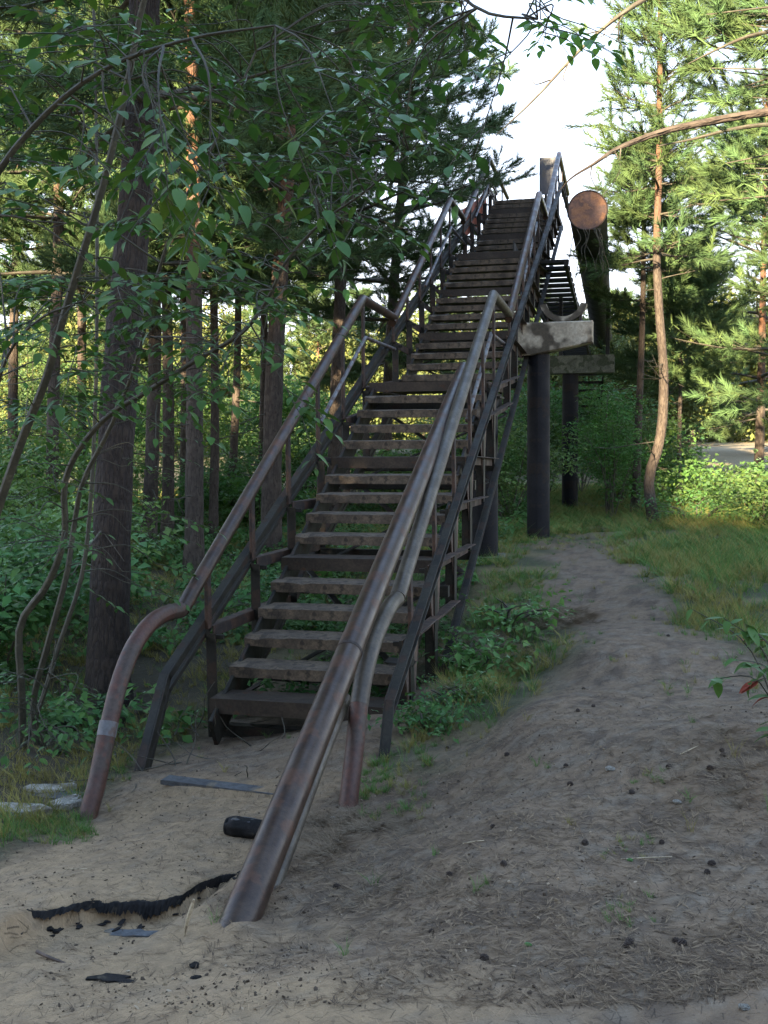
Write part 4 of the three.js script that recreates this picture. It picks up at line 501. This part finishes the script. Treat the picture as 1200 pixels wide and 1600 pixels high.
// ---------- the near broadleaf shrub on the left ----------
{
  const b = px(52, 1175, 7.5); b.y = H(b.x, b.z); const t = thing('hazel_shrub', 'arching broadleaf shrub, its leafy branches filling the upper left', 'shrub', b.toArray()), r = rngOf(404);
  const R = (l) => l.map(([u, v, d]) => px(u, v, d).sub(b));
  const STEMS = [
    [[[36, 1190, 7.5], [34, 1080, 7.4], [32, 976, 7.3], [75, 912, 7.2], [101, 837, 7.1], [101, 755, 7.0], [124, 702, 6.9], [169, 650, 6.8], [230, 612, 6.6], [300, 567, 6.4], [379, 519, 6.2], [420, 465, 6.0], [445, 412, 5.9], [500, 350, 5.8], [570, 300, 5.6], [640, 240, 5.5]], .038, .006],
    [[[60, 1185, 7.6], [52, 1100, 7.6], [75, 1006, 7.5], [105, 894, 7.4], [116, 819, 7.4], [130, 752, 7.3], [172, 669, 7.2], [215, 560, 7.0], [235, 470, 6.8], [280, 330, 6.6], [345, 205, 6.4], [400, 80, 6.3]], .034, .008],
    [[[-60, 1150, 6.4], [-35, 900, 6.2], [0, 785, 6.1], [37, 680, 6.0], [71, 594, 5.9], [105, 475, 5.8], [165, 275, 5.6], [200, 125, 5.5], [225, 0, 5.4], [270, -120, 5.2], [400, -180, 5.0], [560, -120, 4.8], [680, -40, 4.6], [760, 20, 4.4], [840, 30, 4.3]], .040, .006],
    [[[20, 1200, 7.8], [60, 1110, 7.7], [92, 1010, 7.7], [128, 900, 7.7], [142, 780, 7.7], [150, 600, 7.7], [152, 400, 7.7], [150, 160, 7.8], [145, -60, 7.8]], .026, .014],
    [[[-110, 900, 5.2], [-80, 500, 5.0], [-20, 300, 4.9], [60, 190, 4.8], [160, 110, 4.7], [300, 60, 4.6], [430, 40, 4.6]], .03, .006],
    [[[-60, 1150, 6.5], [-50, 1000, 6.4], [-20, 700, 6.2], [10, 560, 6.0], [60, 500, 5.8], [130, 470, 5.6]], .022, .006],
    [[[78, 1180, 7.4], [58, 1130, 7.3], [78, 1060, 7.2], [88, 1000, 7.2]], .014, .005],
  ].map(([l, a, c]) => ({ p: R(l), a, c }));
  const samples = []; STEMS.forEach(({ p, a, c }, i) => { mesh('stem', limb(p, [a * .78, c * .8], { seg: 9, rough: .05, freq: 8 }), M.greenStem, t, i === 3 ? 'pale straight stem' : undefined); const cv = new THREE.CatmullRomCurve3(p, false, 'centripetal'); for (let k = 6; k <= 60; k++) samples.push([cv.getPoint(k / 60), lerp(a, c, k / 60), k / 60]); });
  const leaves = [], tw = [];
  const spray = (p0, dir, L, n, size = 1) => { const P = [p0]; let p = p0.clone(), v = dir.clone(); for (let i = 0; i < 4; i++) { v.add(V((r() - .5) * .3, -.06 + (r() - .5) * .2, (r() - .5) * .3)).normalize(); p = p.clone().addScaledVector(v, L / 4); P.push(p); } tw.push(limb(P, [.003, .0014], { seg: 4, caps: false, step: 1 }));
    for (let i = 0; i < n; i++) { const f = .15 + .85 * (i + .5) / n, k = f * 4, j = Math.min(3, k | 0), q = P[j].clone().lerp(P[j + 1], k - j), sd = V(0, 1, 0).cross(v).normalize().multiplyScalar(i % 2 ? 1 : -1), d = i === n - 1 ? v.clone() : v.clone().multiplyScalar(.55).addScaledVector(sd, .9); d.y += -.12 + (r() - .5) * .4; d.normalize(); const z = d, x = V(0, 1, 0).cross(z).normalize(), y = z.clone().cross(x), tl = (r() - .5) * .7; const qn = new THREE.Quaternion().setFromRotationMatrix(new THREE.Matrix4().makeBasis(x, y, z)).multiply(new THREE.Quaternion().setFromAxisAngle(V(0, 0, 1), tl)); const s = size * (.45 + .8 * r()); leaves.push([q.addScaledVector(z, .025 * s), qn, s]); } };
  // leafy side branches: each reaches from the nearest stem to a place in the crown
  const reachTo = (target, n, size) => { let best = null, bd = 9; for (const s of samples) { const d = s[0].distanceTo(target) + (s[2] < .25 ? .6 : 0); if (d < bd) { bd = d; best = s; } } if (bd > 2.2) return; const mid = best[0].clone().lerp(target, .5).add(V((r() - .5) * .2, .08 * bd + .05, (r() - .5) * .2)); tw.push(limb([best[0], mid, target], [Math.min(best[1] * .7, .004 + .004 * bd), .0025], { seg: 5, caps: false })); const d = target.clone().sub(best[0]); d.y *= .35; if (d.length() < .05) d.set(r() - .5, 0, r() - .5); d.normalize(); for (let k = 0; k < n; k++) { const e = d.clone().applyAxisAngle(V(0, 1, 0), (k - (n - 1) / 2) * .8 + (r() - .5) * .5); spray(target.clone().lerp(mid, k ? r() * .7 : 0), e, .28 + .3 * r(), 5 + (r() * 5 | 0), size); } };
  const zone = (n, u0, v0, u1, v1, d0, d1, sprays, size = 1, test) => { for (let i = 0; i < n; i++) { const u = lerp(u0, u1, r()), v = lerp(v0, v1, r()); if (test && !test(u, v)) continue; reachTo(px(u, v, lerp(d0, d1, r())).sub(b), sprays, size); } };
  const left = (u, v) => u < 640 - Math.max(0, v - 250) * .35;
  zone(52, -20, -30, 640, 300, 4.3, 6.6, 3, 1, left); zone(34, -20, 250, 520, 480, 4.6, 7.0, 3, 1, left); zone(40, -20, 430, 460, 660, 5.4, 7.2, 3, .9, left); zone(14, 480, 180, 640, 420, 5.0, 6.2, 3, .9, (u, v) => u < 700 - v * .35);
  zone(9, 620, 30, 760, 240, 4.4, 5.2, 2, .9); zone(6, 780, -10, 880, 100, 4.1, 4.6, 2, .72); zone(8, 0, 560, 130, 640, 5.6, 6.6, 2, .95); zone(14, 100, 640, 260, 960, 7.0, 7.8, 1, .8); zone(12, 0, 620, 120, 900, 6.4, 7.4, 2, .8);
  zone(16, 0, 1040, 130, 1210, 6.9, 7.4, 2, .7);
  mesh('twig', tw, M.greenStem, t).userData.kind = 'stuff';
  const shown = leaves.map((l, i) => { const [u, v, d] = proj(l[0].clone().add(b)); return [i, u > -20 && u < 1220 && v > -20 && v < 1600 && d > 0 ? l[2] / d : 0]; }).sort((a, c) => c[1] - a[1]); const own = new Set(shown.slice(0, 300).map((x) => x[0]));
  const cm = [0, 1, 2, 3].map((k) => { const m = M.leaf.clone(); m.color.multiply(new THREE.Color().setRGB([1, .7, 1.45, .85][k], [1, .8, 1.15, .95][k], [1, .9, .8, 1.3][k])); return m; });
  const rest = [], rc = []; leaves.forEach(([p, q, s], i) => { if (own.has(i)) { const m = mesh('leaf', LEAF[i % 3], cm[i % 4], t); m.position.copy(p); m.quaternion.copy(q); m.scale.setScalar(s); } else { rest.push(m4(p, q, s)); rc.push(tint(r, .25, .12)); } });
  copies('foliage', LEAF[0], M.leaf, rest, t, rc);
  console.log('shrub leaves', leaves.length);
}
// small leafy plant reaching in at the right edge
{
  const b = px(1235, 1120, 5.4); b.y = H(b.x, b.z); const t = thing('leafy_sapling', 'low sapling at the right edge with broad green and a few red leaves', 'sapling', b.toArray()), r = rngOf(505), tw = []; const rd = M.red;
  for (const [u, v, d, n] of [[1130, 965, 5.3, 6], [1165, 975, 5.3, 7], [1150, 1030, 5.2, 5], [1108, 1062, 5.2, 4], [1190, 1040, 5.2, 6], [1185, 990, 5.4, 6], [1200, 1090, 5.3, 5], [1175, 1065, 5.2, 5], [1082, 952, 5.5, 2], [1205, 1150, 5.2, 5]]) { const e = px(u, v, d).sub(b), mid = e.clone().multiplyScalar(.5).add(V(.02, .16, 0)); tw.push(limb([V(0, -.05, 0), mid, e], [.006, .002], { seg: 5 })); for (let i = 0; i < n; i++) { const q = mid.clone().lerp(e, .35 + .65 * (i + 1) / n), z = V((r() - .7) * 1.4, -.15 + (r() - .5) * .5, (r() - .3)).normalize(), x = V(0, 1, 0).cross(z).normalize(), m = mesh('leaf', LEAF[i % 3], u > 1170 && r() < .22 ? rd : M.leaf, t); m.position.copy(q); m.quaternion.setFromRotationMatrix(new THREE.Matrix4().makeBasis(x, z.clone().cross(x), z)); m.scale.setScalar(.75 + .5 * r()); if (m.material === rd) m.userData.label = 'red leaf'; } }
  mesh('stem', tw, M.greenStem, t).userData.kind = 'stuff';
}

// ---------- ground cover ----------
const onGround = (u, v) => { const o = camera.position, d = px(u, v, 1).sub(o); let t = 1; for (let i = 0; i < 4000; i++) { const y = o.y + d.y * t; if (y <= H(o.x + d.x * t, o.z + d.z * t)) break; t += 0.01 + t * .002; } return V(o.x + d.x * t, H(o.x + d.x * t, o.z + d.z * t), o.z + d.z * t); };
function grassTuft(seed, n, h, w, spread) { const r = rngOf(seed), l = []; for (let i = 0; i < n; i++) { const a = r() * 6.28, q = r() * spread, p = V(Math.cos(a) * q, -.01, Math.sin(a) * q), hh = h * (.5 + .7 * r()), ben = .25 + .6 * r(), b2 = a + (r() - .5) * 2, m = p.clone().add(V(Math.cos(b2) * hh * ben * .35, hh * .6, Math.sin(b2) * hh * ben * .35)), e = p.clone().add(V(Math.cos(b2) * hh * ben, hh * (1 - .25 * ben), Math.sin(b2) * hh * ben)); l.push([p, m, w * 1.3], [p.clone().lerp(m, .55), e, w]); } return blades(l); }
{
  const r = rngOf(606), T = [grassTuft(1, 20, .17, .007, .07), grassTuft(2, 16, .27, .007, .08), grassTuft(3, 7, .5, .006, .07)], out = [[], [], []], cols = [[], [], []];
  const inView = (x, z) => { const [u, v, d] = proj(V(x, .3, z)); return d > 1 && u > -120 && u < 1320 && v < 1750; };
  let n = 0; for (let i = 0; i < 150000 && n < 30000; i++) {
    const t = Math.pow(r(), .62), d = lerp(3, 30, t), u = -60 + r() * 1320, p = px(u, 700, d), x = p.x, z = p.z; if (!inView(x, z)) continue;
    const b = bare(x, z), left = sm(-.9, -1.5, x), patch = fbm(x * 1.6, z * 1.6, 3, 0, 33); let k = (1 - b) * sm(.30, .55, patch) * (1 - .45 * left * (1 - sm(-3, -7, z))) * (Math.abs(x) < .95 && z > -4.5 ? .15 : 1);
    k = Math.max(k * .9, .035 * (1 - sandK(x, z)) * sm(.45, .62, patch)); if (x > 2.6 && z < 1.5) k = Math.max(k, .62 * (1 - b) * sm(.22, .5, patch)); if (x > 2.5 && z < 2.6) k = Math.max(k, (.5 * (1 - b) + .07) * sm(.28, .5, patch)); if (x > .85 && x < 2.2 && z < .4) k = Math.max(k, .8 * (1 - b) * sm(.3, .5, patch)); if (r() > k) continue;
    const far = sm(8, 20, d), lush = x > 2.4 && z < 0 ? 1 : .7; const ty = r() < .25 + .25 * lush ? (r() < .35 ? 2 : 1) : 0, s = (b > .3 ? .42 : .5 + .5 * r()) * (lush > .9 ? .85 : .7);
    const dry = r() < .36 + .3 * left + .3 * sm(.5, .65, fbm(x * .8 + 7, z * .8, 3, 0, 44)); const c = dry ? new THREE.Color().setRGB(1.9, 1.15, 1.1) : new THREE.Color().setRGB(.75, 1, .75); c.multiplyScalar(.75 + .5 * r());
    out[ty].push(m4(V(x, H(x, z), z), new THREE.Quaternion().setFromEuler(new THREE.Euler((r() - .5) * .4, r() * 6.28, (r() - .5) * .4)), V(s * (1 + far), s, s * (1 + far)))); cols[ty].push(c); n++;
  }
  ['short grass tufts on both sides of the path', 'taller grass tufts beside the path', 'long seeding grass on the right bank'].forEach((l, i) => tag(copies('grass', T[i], M.grass, out[i], null, cols[i]), l, 'grass'));
  // near tufts: left foot of the rail, right of the right rail foot
  const nt = [], nc = []; for (const [u, v, n2, su, sv, s] of [[70, 1300, 60, 70, 20, .42], [110, 1290, 30, 40, 18, .4], [620, 1240, 46, 55, 45, .36], [590, 1215, 24, 25, 30, .4], [640, 1180, 20, 40, 20, .36], [985, 1425, 12, 40, 25, .22], [970, 1330, 12, 50, 20, .2], [1010, 1215, 10, 30, 12, .22], [185, 1205, 14, 20, 20, .35]]) for (let i = 0; i < n2; i++) { const p = onGround(u + (r() - .5) * 2 * su, v + (r() - .5) * 2 * sv); nt.push(m4(p, new THREE.Quaternion().setFromEuler(new THREE.Euler((r() - .5) * .7, r() * 6.28, (r() - .5) * .7)), s * (.7 + .6 * r()))); nc.push(r() < .3 ? new THREE.Color().setRGB(1.8, 1.2, 1.1) : new THREE.Color().setRGB(.7, 1, .7)); }
  tag(copies('grass', T[0], M.grass, nt, null, nc), 'small grass tufts at the feet of the handrails', 'grass');
}
{
  // shady herbs on the wood floor left of and under the stairs
  const r = rngOf(707), A = leafClump(21, 16, .10, .085, .055, .8), mats = [], cols = []; let n = 0;
  for (let i = 0; i < 60000 && n < 2900; i++) { const d = lerp(7, 24, Math.pow(r(), .7)), u = -60 + r() * 900, p = px(u, 700, d), x = p.x, z = p.z; const q = proj(V(x, 0, z)); if (q[1] > 1300) continue; if (x > .6) continue; if (x > -1.0 && z > -0.6) continue; const k = sm(.36, .58, fbm(x * .9 + 3, z * .9, 3, 0, 55)) * (x > .8 ? .10 : 1); if (r() > k) continue; const h = .04 + r() * r() * .34; mats.push(m4(V(x, H(x, z) + h, z), new THREE.Quaternion().setFromEuler(new THREE.Euler((r() - .5) * .5, r() * 6.28, (r() - .5) * .5)), .7 + .7 * r())); cols.push(tint(r, .3, .15)); n++; }
  tag(copies('ground_herbs', A, M.herb, mats, null, cols), 'shady leafy herbs covering the wood floor left of and under the stairs', 'herbs');
}
{
  // dry needles and straw on the trodden ground
  const r = rngOf(717), g = blades([[V(0, .003, -.04), V(.006, .006, .045), .003, V(0, 1, 0)], [V(0, .003, -.04), V(-.008, .004, .042), .003, V(0, 1, 0)]]), mats = [], cols = [];
  for (let i = 0; i < 52000; i++) { const v = 1600 - 760 * Math.pow(r(), 1.25), u = r() * 1220 - 10, o = camera.position, dd = px(u, v, 1).sub(o), t = (0.12 - o.y) / dd.y, x = o.x + dd.x * t, z = o.z + dd.z * t; const s = sandK(x, z), cl = fbm(x * 3.1, z * 3.1, 3, 0, 66); if (r() > (1 - .95 * s) * (.4 + .6 * sm(.4, .6, cl)) * (v > 1380 ? .45 : .85) + .02) continue; if (Math.hypot(x - .79, z - 1.6) < .08) continue; const k = .55 + r() * .7; mats.push(m4(V(x, H(x, z) + .002, z), new THREE.Quaternion().setFromEuler(new THREE.Euler((r() - .5) * .35, r() * 6.28, 0, 'YXZ')), V(k, 1, k))); const w = r(); cols.push(w < .35 ? new THREE.Color().setRGB(.95, .85, .75) : w < .7 ? new THREE.Color().setRGB(.55, .46, .38) : new THREE.Color().setRGB(.3, .25, .22)); }
  tag(copies('needle_litter', g, M.straw, mats, null, cols), 'dry pine needles strewn over the path', 'needles');
  const l = []; for (let i = 0; i < 40; i++) { const a = r() * 6.28, q = r() * .08, p = V(Math.cos(a) * q, 0, Math.sin(a) * q), b = r() * 6.28, L = .1 + .2 * r(); l.push([p, p.clone().add(V(Math.cos(b) * L, .02 + .08 * r(), Math.sin(b) * L)), .0035]); } const st = blades(l), sm2 = [], sc = [];
  for (const [u, v, n, su, sv, s] of [[500, 1320, 26, 30, 40, .6], [560, 1285, 20, 30, 18, .6], [880, 965, 60, 45, 10, .9], [850, 975, 30, 50, 10, .8], [740, 1060, 30, 60, 30, .7], [800, 1010, 30, 70, 20, .7], [680, 1050, 26, 60, 40, .6], [720, 1010, 22, 60, 30, .7], [1090, 1150, 26, 60, 70, .5], [640, 1290, 12, 50, 20, .5], [225, 1180, 14, 40, 30, .5], [650, 1390, 12, 120, 30, .45], [1160, 1230, 14, 40, 40, .5]]) for (let i = 0; i < n; i++) { const p = onGround(u + (r() - .5) * 2 * su, v + (r() - .5) * 2 * sv); sm2.push(m4(p, new THREE.Quaternion().setFromEuler(new THREE.Euler((r() - .5) * .3, r() * 6.28, (r() - .5) * .3)), s * (.7 + .6 * r()))); sc.push(new THREE.Color().setRGB(1, 1, 1).multiplyScalar(.6 + .6 * r())); }
  tag(copies('dry_straw', st, M.straw, sm2, null, sc), 'tangled dry straw by the rails and along the path edge', 'straw');
  // crumbs of earth and bark
  const cg = new THREE.IcosahedronGeometry(.006, 0), cmats = [], cc = []; for (let i = 0; i < 5200; i++) { const p = { u: r() * 1200, v: 1060 + 540 * Math.pow(r(), .8) }, o = camera.position, dd = px(p.u, p.v, 1).sub(o), t = (0.12 - o.y) / dd.y, x = o.x + dd.x * t, z = o.z + dd.z * t; if (bare(x, z) < .4 || fbm(x * 4, z * 4, 2, 0, 88) < .45) continue; const k = .25 + 1.1 * Math.pow(r(), 3); cmats.push(m4(V(x, H(x, z) + .001, z), aim(V(r() - .5, r() - .5, r() - .5)), V(k, k * .6, k * (1 + r())))); const w = r(); cc.push(w < .6 ? new THREE.Color().setRGB(.25, .22, .2) : w < .9 ? new THREE.Color().setRGB(.9, .85, .75) : new THREE.Color().setRGB(1.5, 1.5, 1.5)); }
  tag(copies('crumbs', cg, M.straw, cmats, null, cc), 'crumbs of bark and earth on the sand', 'crumbs');
}

// ---------- small things on the ground ----------
{
  const r = rngOf(818), scale = (() => { const g = new THREE.SphereGeometry(.0105, 6, 4); g.scale(1, .45, 1.25); return g; })();
  const mk = () => { const gs = [limb([V(0, 0, -.022), V(0, 0, 0), V(0, 0, .024)], [.010, .015, .005], { seg: 8 })]; const u = []; for (let i = 0; i < 34; i++) { const f = i / 34, a = i * 2.4, R = .0165 * Math.sin(Math.PI * (.16 + .78 * f)), s = scale.clone().applyMatrix4(m4(V(Math.cos(a) * R, Math.sin(a) * R, -.024 + .048 * f), aim(V(Math.cos(a), Math.sin(a), .7)), .7 + .3 * Math.sin(f * 3))); u.push(s); } return mergeGeometries([gs[0], ...u]); };
  const g = mk(), mat = new THREE.MeshStandardMaterial({ color: new THREE.Color().setRGB(.045, .032, .024), roughness: .9 });
  const SP = [[770, 1295], [927, 1106], [903, 1113], [912, 1078], [884, 1200], [891, 1228], [792, 1182], [699, 1170], [987, 1242], [914, 1320], [787, 1353], [702, 1371], [1112, 1352], [1105, 1365], [1056, 1473], [1066, 1478], [983, 1476], [757, 1502], [674, 1458], [1045, 1207 - 5], [1109, 1204], [1130, 1182], [1128, 1174], [1044, 1010 - 15], [600, 1292], [526, 1388], [980, 1465 + 14], [1034, 1318]];
  SP.forEach(([u, v], i) => { const p = onGround(u, v), o = tag(mesh('pine_cone', g, mat), 'small dark pine cone lying open on the litter', 'pine cone', 'pine cones scattered over the path'); o.position.copy(p).add(V(0, .005, 0)); o.rotation.set((r() - .5) * .5, r() * 6.28, r() * 6); o.scale.setScalar(.42 + .22 * r()); });
}
const lump = (s, w, h, d, amp = .25, det = 3) => { const g = new THREE.IcosahedronGeometry(1, det), p = g.attributes.position; for (let i = 0; i < p.count; i++) { const x = p.getX(i), y = p.getY(i), z = p.getZ(i), k = 1 + amp * (vn3(x * 1.7 + s, y * 1.7 + s, z * 1.7 + s) - .5) * 2 + amp * .5 * (vn3(x * 5 + s, y * 5, z * 5) - .5); p.setXYZ(i, x * k * w, y * k * h, z * k * d); } g.computeVertexNormals(); return g; };
function slab(pts, h, s, jit = .02) { const sh = new THREE.Shape(); pts.forEach(([x, z], i) => (i ? sh.lineTo(x, -z) : sh.moveTo(x, -z))); sh.closePath(); const g = new THREE.ExtrudeGeometry(sh, { depth: h, bevelEnabled: true, bevelSize: h * .15, bevelThickness: h * .15, bevelSegments: 1 }); g.rotateX(-Math.PI / 2); const p = g.attributes.position; for (let i = 0; i < p.count; i++) p.setY(i, p.getY(i) + jit * (fbm(p.getX(i) * 14 + s, p.getZ(i) * 14, 3) - .5)); return uvMetres(g); }
const ragged = (cx, cz, rx, rz, n, s, amp = .3) => { const r = rngOf(s); return Array.from({ length: n }, (_, i) => { const a = i / n * 6.283, k = 1 + amp * (r() - .5) * 2; return [cx + Math.cos(a) * rx * k, cz + Math.sin(a) * rz * k]; }); };
{
  // torn black roofing felt coming out of the broken sand edge
  const pts = [], idx = [], uv = [], pp = px(170, 1410, 4.4); pp.y = H(pp.x, pp.z); const t = thing('torn_felt', 'ragged black strip of tar felt sticking out of the broken sand edge', 'felt', pp.toArray()), r = rngOf(919), N = 200;
  const cx = (f) => { const k = f * (crack.length - 1), j = Math.min(crack.length - 2, k | 0); return [lerp(crack[j][0], crack[j + 1][0], k - j), lerp(crack[j][1], crack[j + 1][1], k - j)]; };
  const prof = [.3, .35, .3, .55, 1, .75, .2, .5, 1.0, .5];
  for (let i = 0; i <= N; i++) { const f = i / N, [x, zz] = cx(f), w = f * 9, pj = Math.min(8, w | 0), pr = lerp(prof[pj], prof[pj + 1], w - pj), n = fbm(f * 22, 3, 4), z = zz + .05 * (fbm(f * 16, 7, 4) - .5), y0 = H(x, z - .035) + .002, thk = .006 + .05 * pr * (.35 + n); [[-.006 - .016 * pr * hash(i, 8), .001], [.003 + .006 * hash(i, 7), .002 + .006 * n], [.010 + .010 * hash(i, 3), -.012], [.012 + .035 * n * pr + .012 * hash(i, 2), -thk * (.7 + .6 * hash(i, 4))]].forEach(([dz, dy]) => { pts.push(x - pp.x, y0 + dy - pp.y, z + dz - pp.z); uv.push(f * 1.3, dz * 3 + dy * 3); }); }
  for (let i = 0; i < N; i++) for (let k = 0; k < 3; k++) { const a = i * 4 + k; idx.push(a, a + 1, a + 4, a + 1, a + 5, a + 4); }
  let g = new THREE.BufferGeometry(); g.setAttribute('position', new THREE.Float32BufferAttribute(pts, 3)); g.setAttribute('uv', new THREE.Float32BufferAttribute(uv, 2)); g.setIndex(idx); g.computeVertexNormals(); M.tar.side = THREE.DoubleSide; mesh('felt_edge', g, M.tar, t);
  for (let i = 0; i < 16; i++) { const f = r(), [x, z] = cx(f), X = x + (r() - .5) * .06, Z = z + .03 + r() * .12, q = mesh('felt_scrap', slab(ragged(0, 0, .008 + .022 * r(), .006 + .01 * r(), 9, 700 + i, .45), .004, i, .01), M.tar, t); q.position.set(X - pp.x, H(X, Z) - pp.y + .003, Z - pp.z); q.rotation.set((r() - .5) * .6, r() * 6, (r() - .5) * .6); }
  const end = px(45, 1440, 1).sub(camera.position), tt = (-.02 - camera.position.y) / end.y, e = camera.position.clone().addScaledVector(end, tt).sub(pp);
  mesh('felt_flap', limb([e.clone().add(V(-.02, .03, -.03)), e.clone().add(V(.005, .0, .04)), e.clone().add(V(.015, -.01, .10)), e.clone().add(V(.012, .0, .15))], [.012, .016, .02, .012], { seg: 8, rough: .35, freq: 40 }), M.tar, t, 'folded left end of the felt');
}
const lay = (name, label, cat, u, v, geo, mat, { dy = 0, rot = [0, 0, 0], group } = {}) => { const p = onGround(u, v), o = tag(mesh(name, geo, mat), label, cat, group); o.position.copy(p).add(V(0, dy, 0)); o.rotation.set(...rot); return o; };
lay('tar_lump', 'flat ragged black tar lump in the sand, low at the left', 'tar lump', 175, 1532, slab(ragged(0, 0, .075, .028, 16, 31, .4), .012, 3, .02), M.tar, { rot: [.05, .1, 0] });
lay('tar_lump', 'small black tar lump near the buried end of the thick pipe', 'tar lump', 304, 1512, lump(4, .02, .012, .016, .4, 2), M.tar, { dy: .005 });
lay('tar_lump', 'dull flat tar crumb just below the small black lump', 'tar lump', 306, 1530, lump(5, .022, .006, .014, .4, 2), M.tar, { dy: .003 });
lay('tar_lump', 'black tar crumbs by the left end of the torn felt', 'tar lump', 78, 1456, [lump(6, .018, .012, .014, .4, 2), lump(7, .014, .01, .012, .4, 2).translate(.035, 0, .01)], M.tar, { dy: .004 });
lay('asphalt_piece', 'grey cracked asphalt flake lying in the sand below the felt', 'asphalt', 205, 1462, slab(ragged(0, 0, .11, .03, 14, 33, .35), .008, 4, .01), M.slate, { rot: [0, .15, 0] });
{
  const p = onGround(382, 1306), t = thing('charred_stub', 'charred black hollow log stub lying beside the thick pipe', 'log', [p.x, p.y + .035, p.z], -.1);
  const sh = limb([V(-.095, 0, 0), V(-.05, .002, 0), V(.02, 0, 0), V(.13, .004, 0)], [.045, .056, .055, .05], { seg: 20, step: .03, rough: .14, freq: 22, caps: true }); mesh('body', sh, M.tar, t); mesh('rim', new THREE.TorusGeometry(.036, .012, 8, 22).rotateY(Math.PI / 2).translate(-.094, 0, 0), M.tar, t); mesh('worn_top', lump(9, .085, .012, .03, .3, 3).translate(.02, .046, .0), M.slate, t, 'greyish worn top of the stub');
}
{
  const a = onGround(252, 1233), c = onGround(428, 1243), m = a.clone().lerp(c, .5), t = tag(mesh('step_board', box(a.distanceTo(c) + .12, .03, .10, .06, 0, -.045, .004), M.slate), 'thin dark board set flat in the earth as a step below the stairs', 'board'); t.position.copy(m).add(V(0, .004, 0)); t.rotation.y = -Math.atan2(c.z - a.z, c.x - a.x); t.rotation.z = 0.0;
}
const chunk = (u, v, label, rx, rz, h, s, rot) => lay('rubble_slab', label, 'rubble', u, v, slab(ragged(0, 0, rx, rz, 13, s, .28), h, s, .03), M.rubble, { dy: -.01, rot });
chunk(78, 1236, 'pale broken concrete slab, the upper one left of the rail foot', .17, .06, .03, 51, [0, .1, .05]);
chunk(30, 1270, 'pale concrete slab at the left edge, lying lowest', .20, .055, .04, 52, [0, -.05, .03]);
chunk(104, 1262, 'pale angular concrete piece touching the grass beside the left rail foot', .09, .05, .045, 53, [.1, .6, .0]);
chunk(122, 1222, 'thin pale flake of concrete behind the left rail foot', .06, .015, .01, 54, [0, .1, 0]);
chunk(124, 1246, 'small pale concrete bit hidden behind the left rail foot', .04, .03, .03, 55, [0, .4, 0]);
lay('dark_slab', 'dark earthy slab between the two pale concrete slabs at the left', 'rubble', 95, 1246, slab(ragged(0, 0, .20, .05, 14, 56, .25), .045, 6, .04), M.slate, { rot: [0, .05, .02], dy: -.03 });
{
  const wood = surf({ a: [.42, .34, .22], b: [.34, .27, .17], c: [.2, .15, .09], cov: .5, covC: .65, rough: .85, tile: .3, n: 256, seed: 41 });
  const b = onGround(288, 1462), st = thing('pale_stick', 'pale peeled stick standing upright in the sand below the felt', 'stick', b.toArray()); mesh('stick', limb([V(0, -.02, 0), V(.008, .03, .004), V(.02, .075, .006), V(.036, .125, .002), V(.046, .158, 0)], [.003, .006, .009, .008, .005], { seg: 7, rough: .2, freq: 30 }), wood, st);
  const root = onGround(80, 1500), rt = thing('root', 'thin reddish root lying on the sand at the lower left', 'root', root.toArray()); mesh('root', limb([V(-.08, .01, -.03), V(-.03, .012, -.005), V(.04, .012, .02), V(.11, .004, .03), V(.17, .006, .045)], [.008, .007, .005, .004], { seg: 6, rough: .2, freq: 20 }), M.rustPlate, rt);
  for (const [u, v, L, a, l] of [[120, 1361, .10, .25, 'short pale straw stick on the earth left of the felt'], [1080, 1175, .22, 1.0, 'long dry stalk leaning at the right of the path'], [400, 1355, .06, -.3, 'short pale stick by the right end of the felt'], [740, 1320, .1, .5, 'thin dry stick on the middle of the path'], [1010, 1345, .22, .3, 'long thin dry stalk lying across the right of the path'], [455, 1085 + 160, .07, .2, 'small pale stick on the earth between the rails']]) { const p = onGround(u, v); const s = thing('dry_stick', l, 'stick', [p.x, p.y + .006, p.z], a); mesh('stick', limb([V(-L / 2, 0, 0), V(0, .006, .006), V(L / 2, .002, 0)], [.003, .0022], { seg: 5 }), wood, s); }
  for (const [u, v, w, l] of [[953, 1205, .026, 'smooth pale grey pebble on the path'], [1058, 1256, .022, 'whitish crumpled scrap on the right of the path'], [520, 1280, .016, 'small white chip beside the right rail foot'], [545, 1246, .014, 'white flake on the foot of the right rail'], [1162, 1578, .018, 'pale blue grey pebble at the lower right'], [825, 1480, .014, 'small green leaf scrap on the lower path'], [984, 1346, .014, 'small blue green leaf on the path at the right'], [178, 1180, .013, 'shiny silvery scrap beside the left rail']]) lay('small_scrap', l, 'scrap', u, v, lump(u, w, w * .5, w * .75, .25, 2), /leaf/.test(l) ? M.herb : /silvery/.test(l) ? new THREE.MeshStandardMaterial({ color: 0xd8dcea, roughness: .2, metalness: .9 }) : M.rubble, { dy: w * .3 });
}
// dead stems and brushwood in the dark under the stair foot
{
  const r = rngOf(929), p = V(-.75, H(-.75, .5), .5), t = thing('brushwood', 'tangle of dry dead stems beside the foot of the left chord', 'brushwood', p.toArray()), G = []; for (let i = 0; i < 26; i++) { let q = V((r() - .3) * .9, .02, (r() - .5) * 1.3), v = V(r() - .5, .25 * r(), r() - .5).normalize(); const P = [q]; for (let k = 0; k < 5; k++) { v.add(V((r() - .5) * .9, (r() - .5) * .35, (r() - .5) * .9)).normalize(); q = q.clone().addScaledVector(v, .1); q.y = Math.max(.01, q.y); P.push(q); } G.push(limb(P, [.006, .002], { seg: 4 })); } mesh('dead_stem', G, M.twig, t).userData.kind = 'stuff';
}
renderer.render(scene, camera);
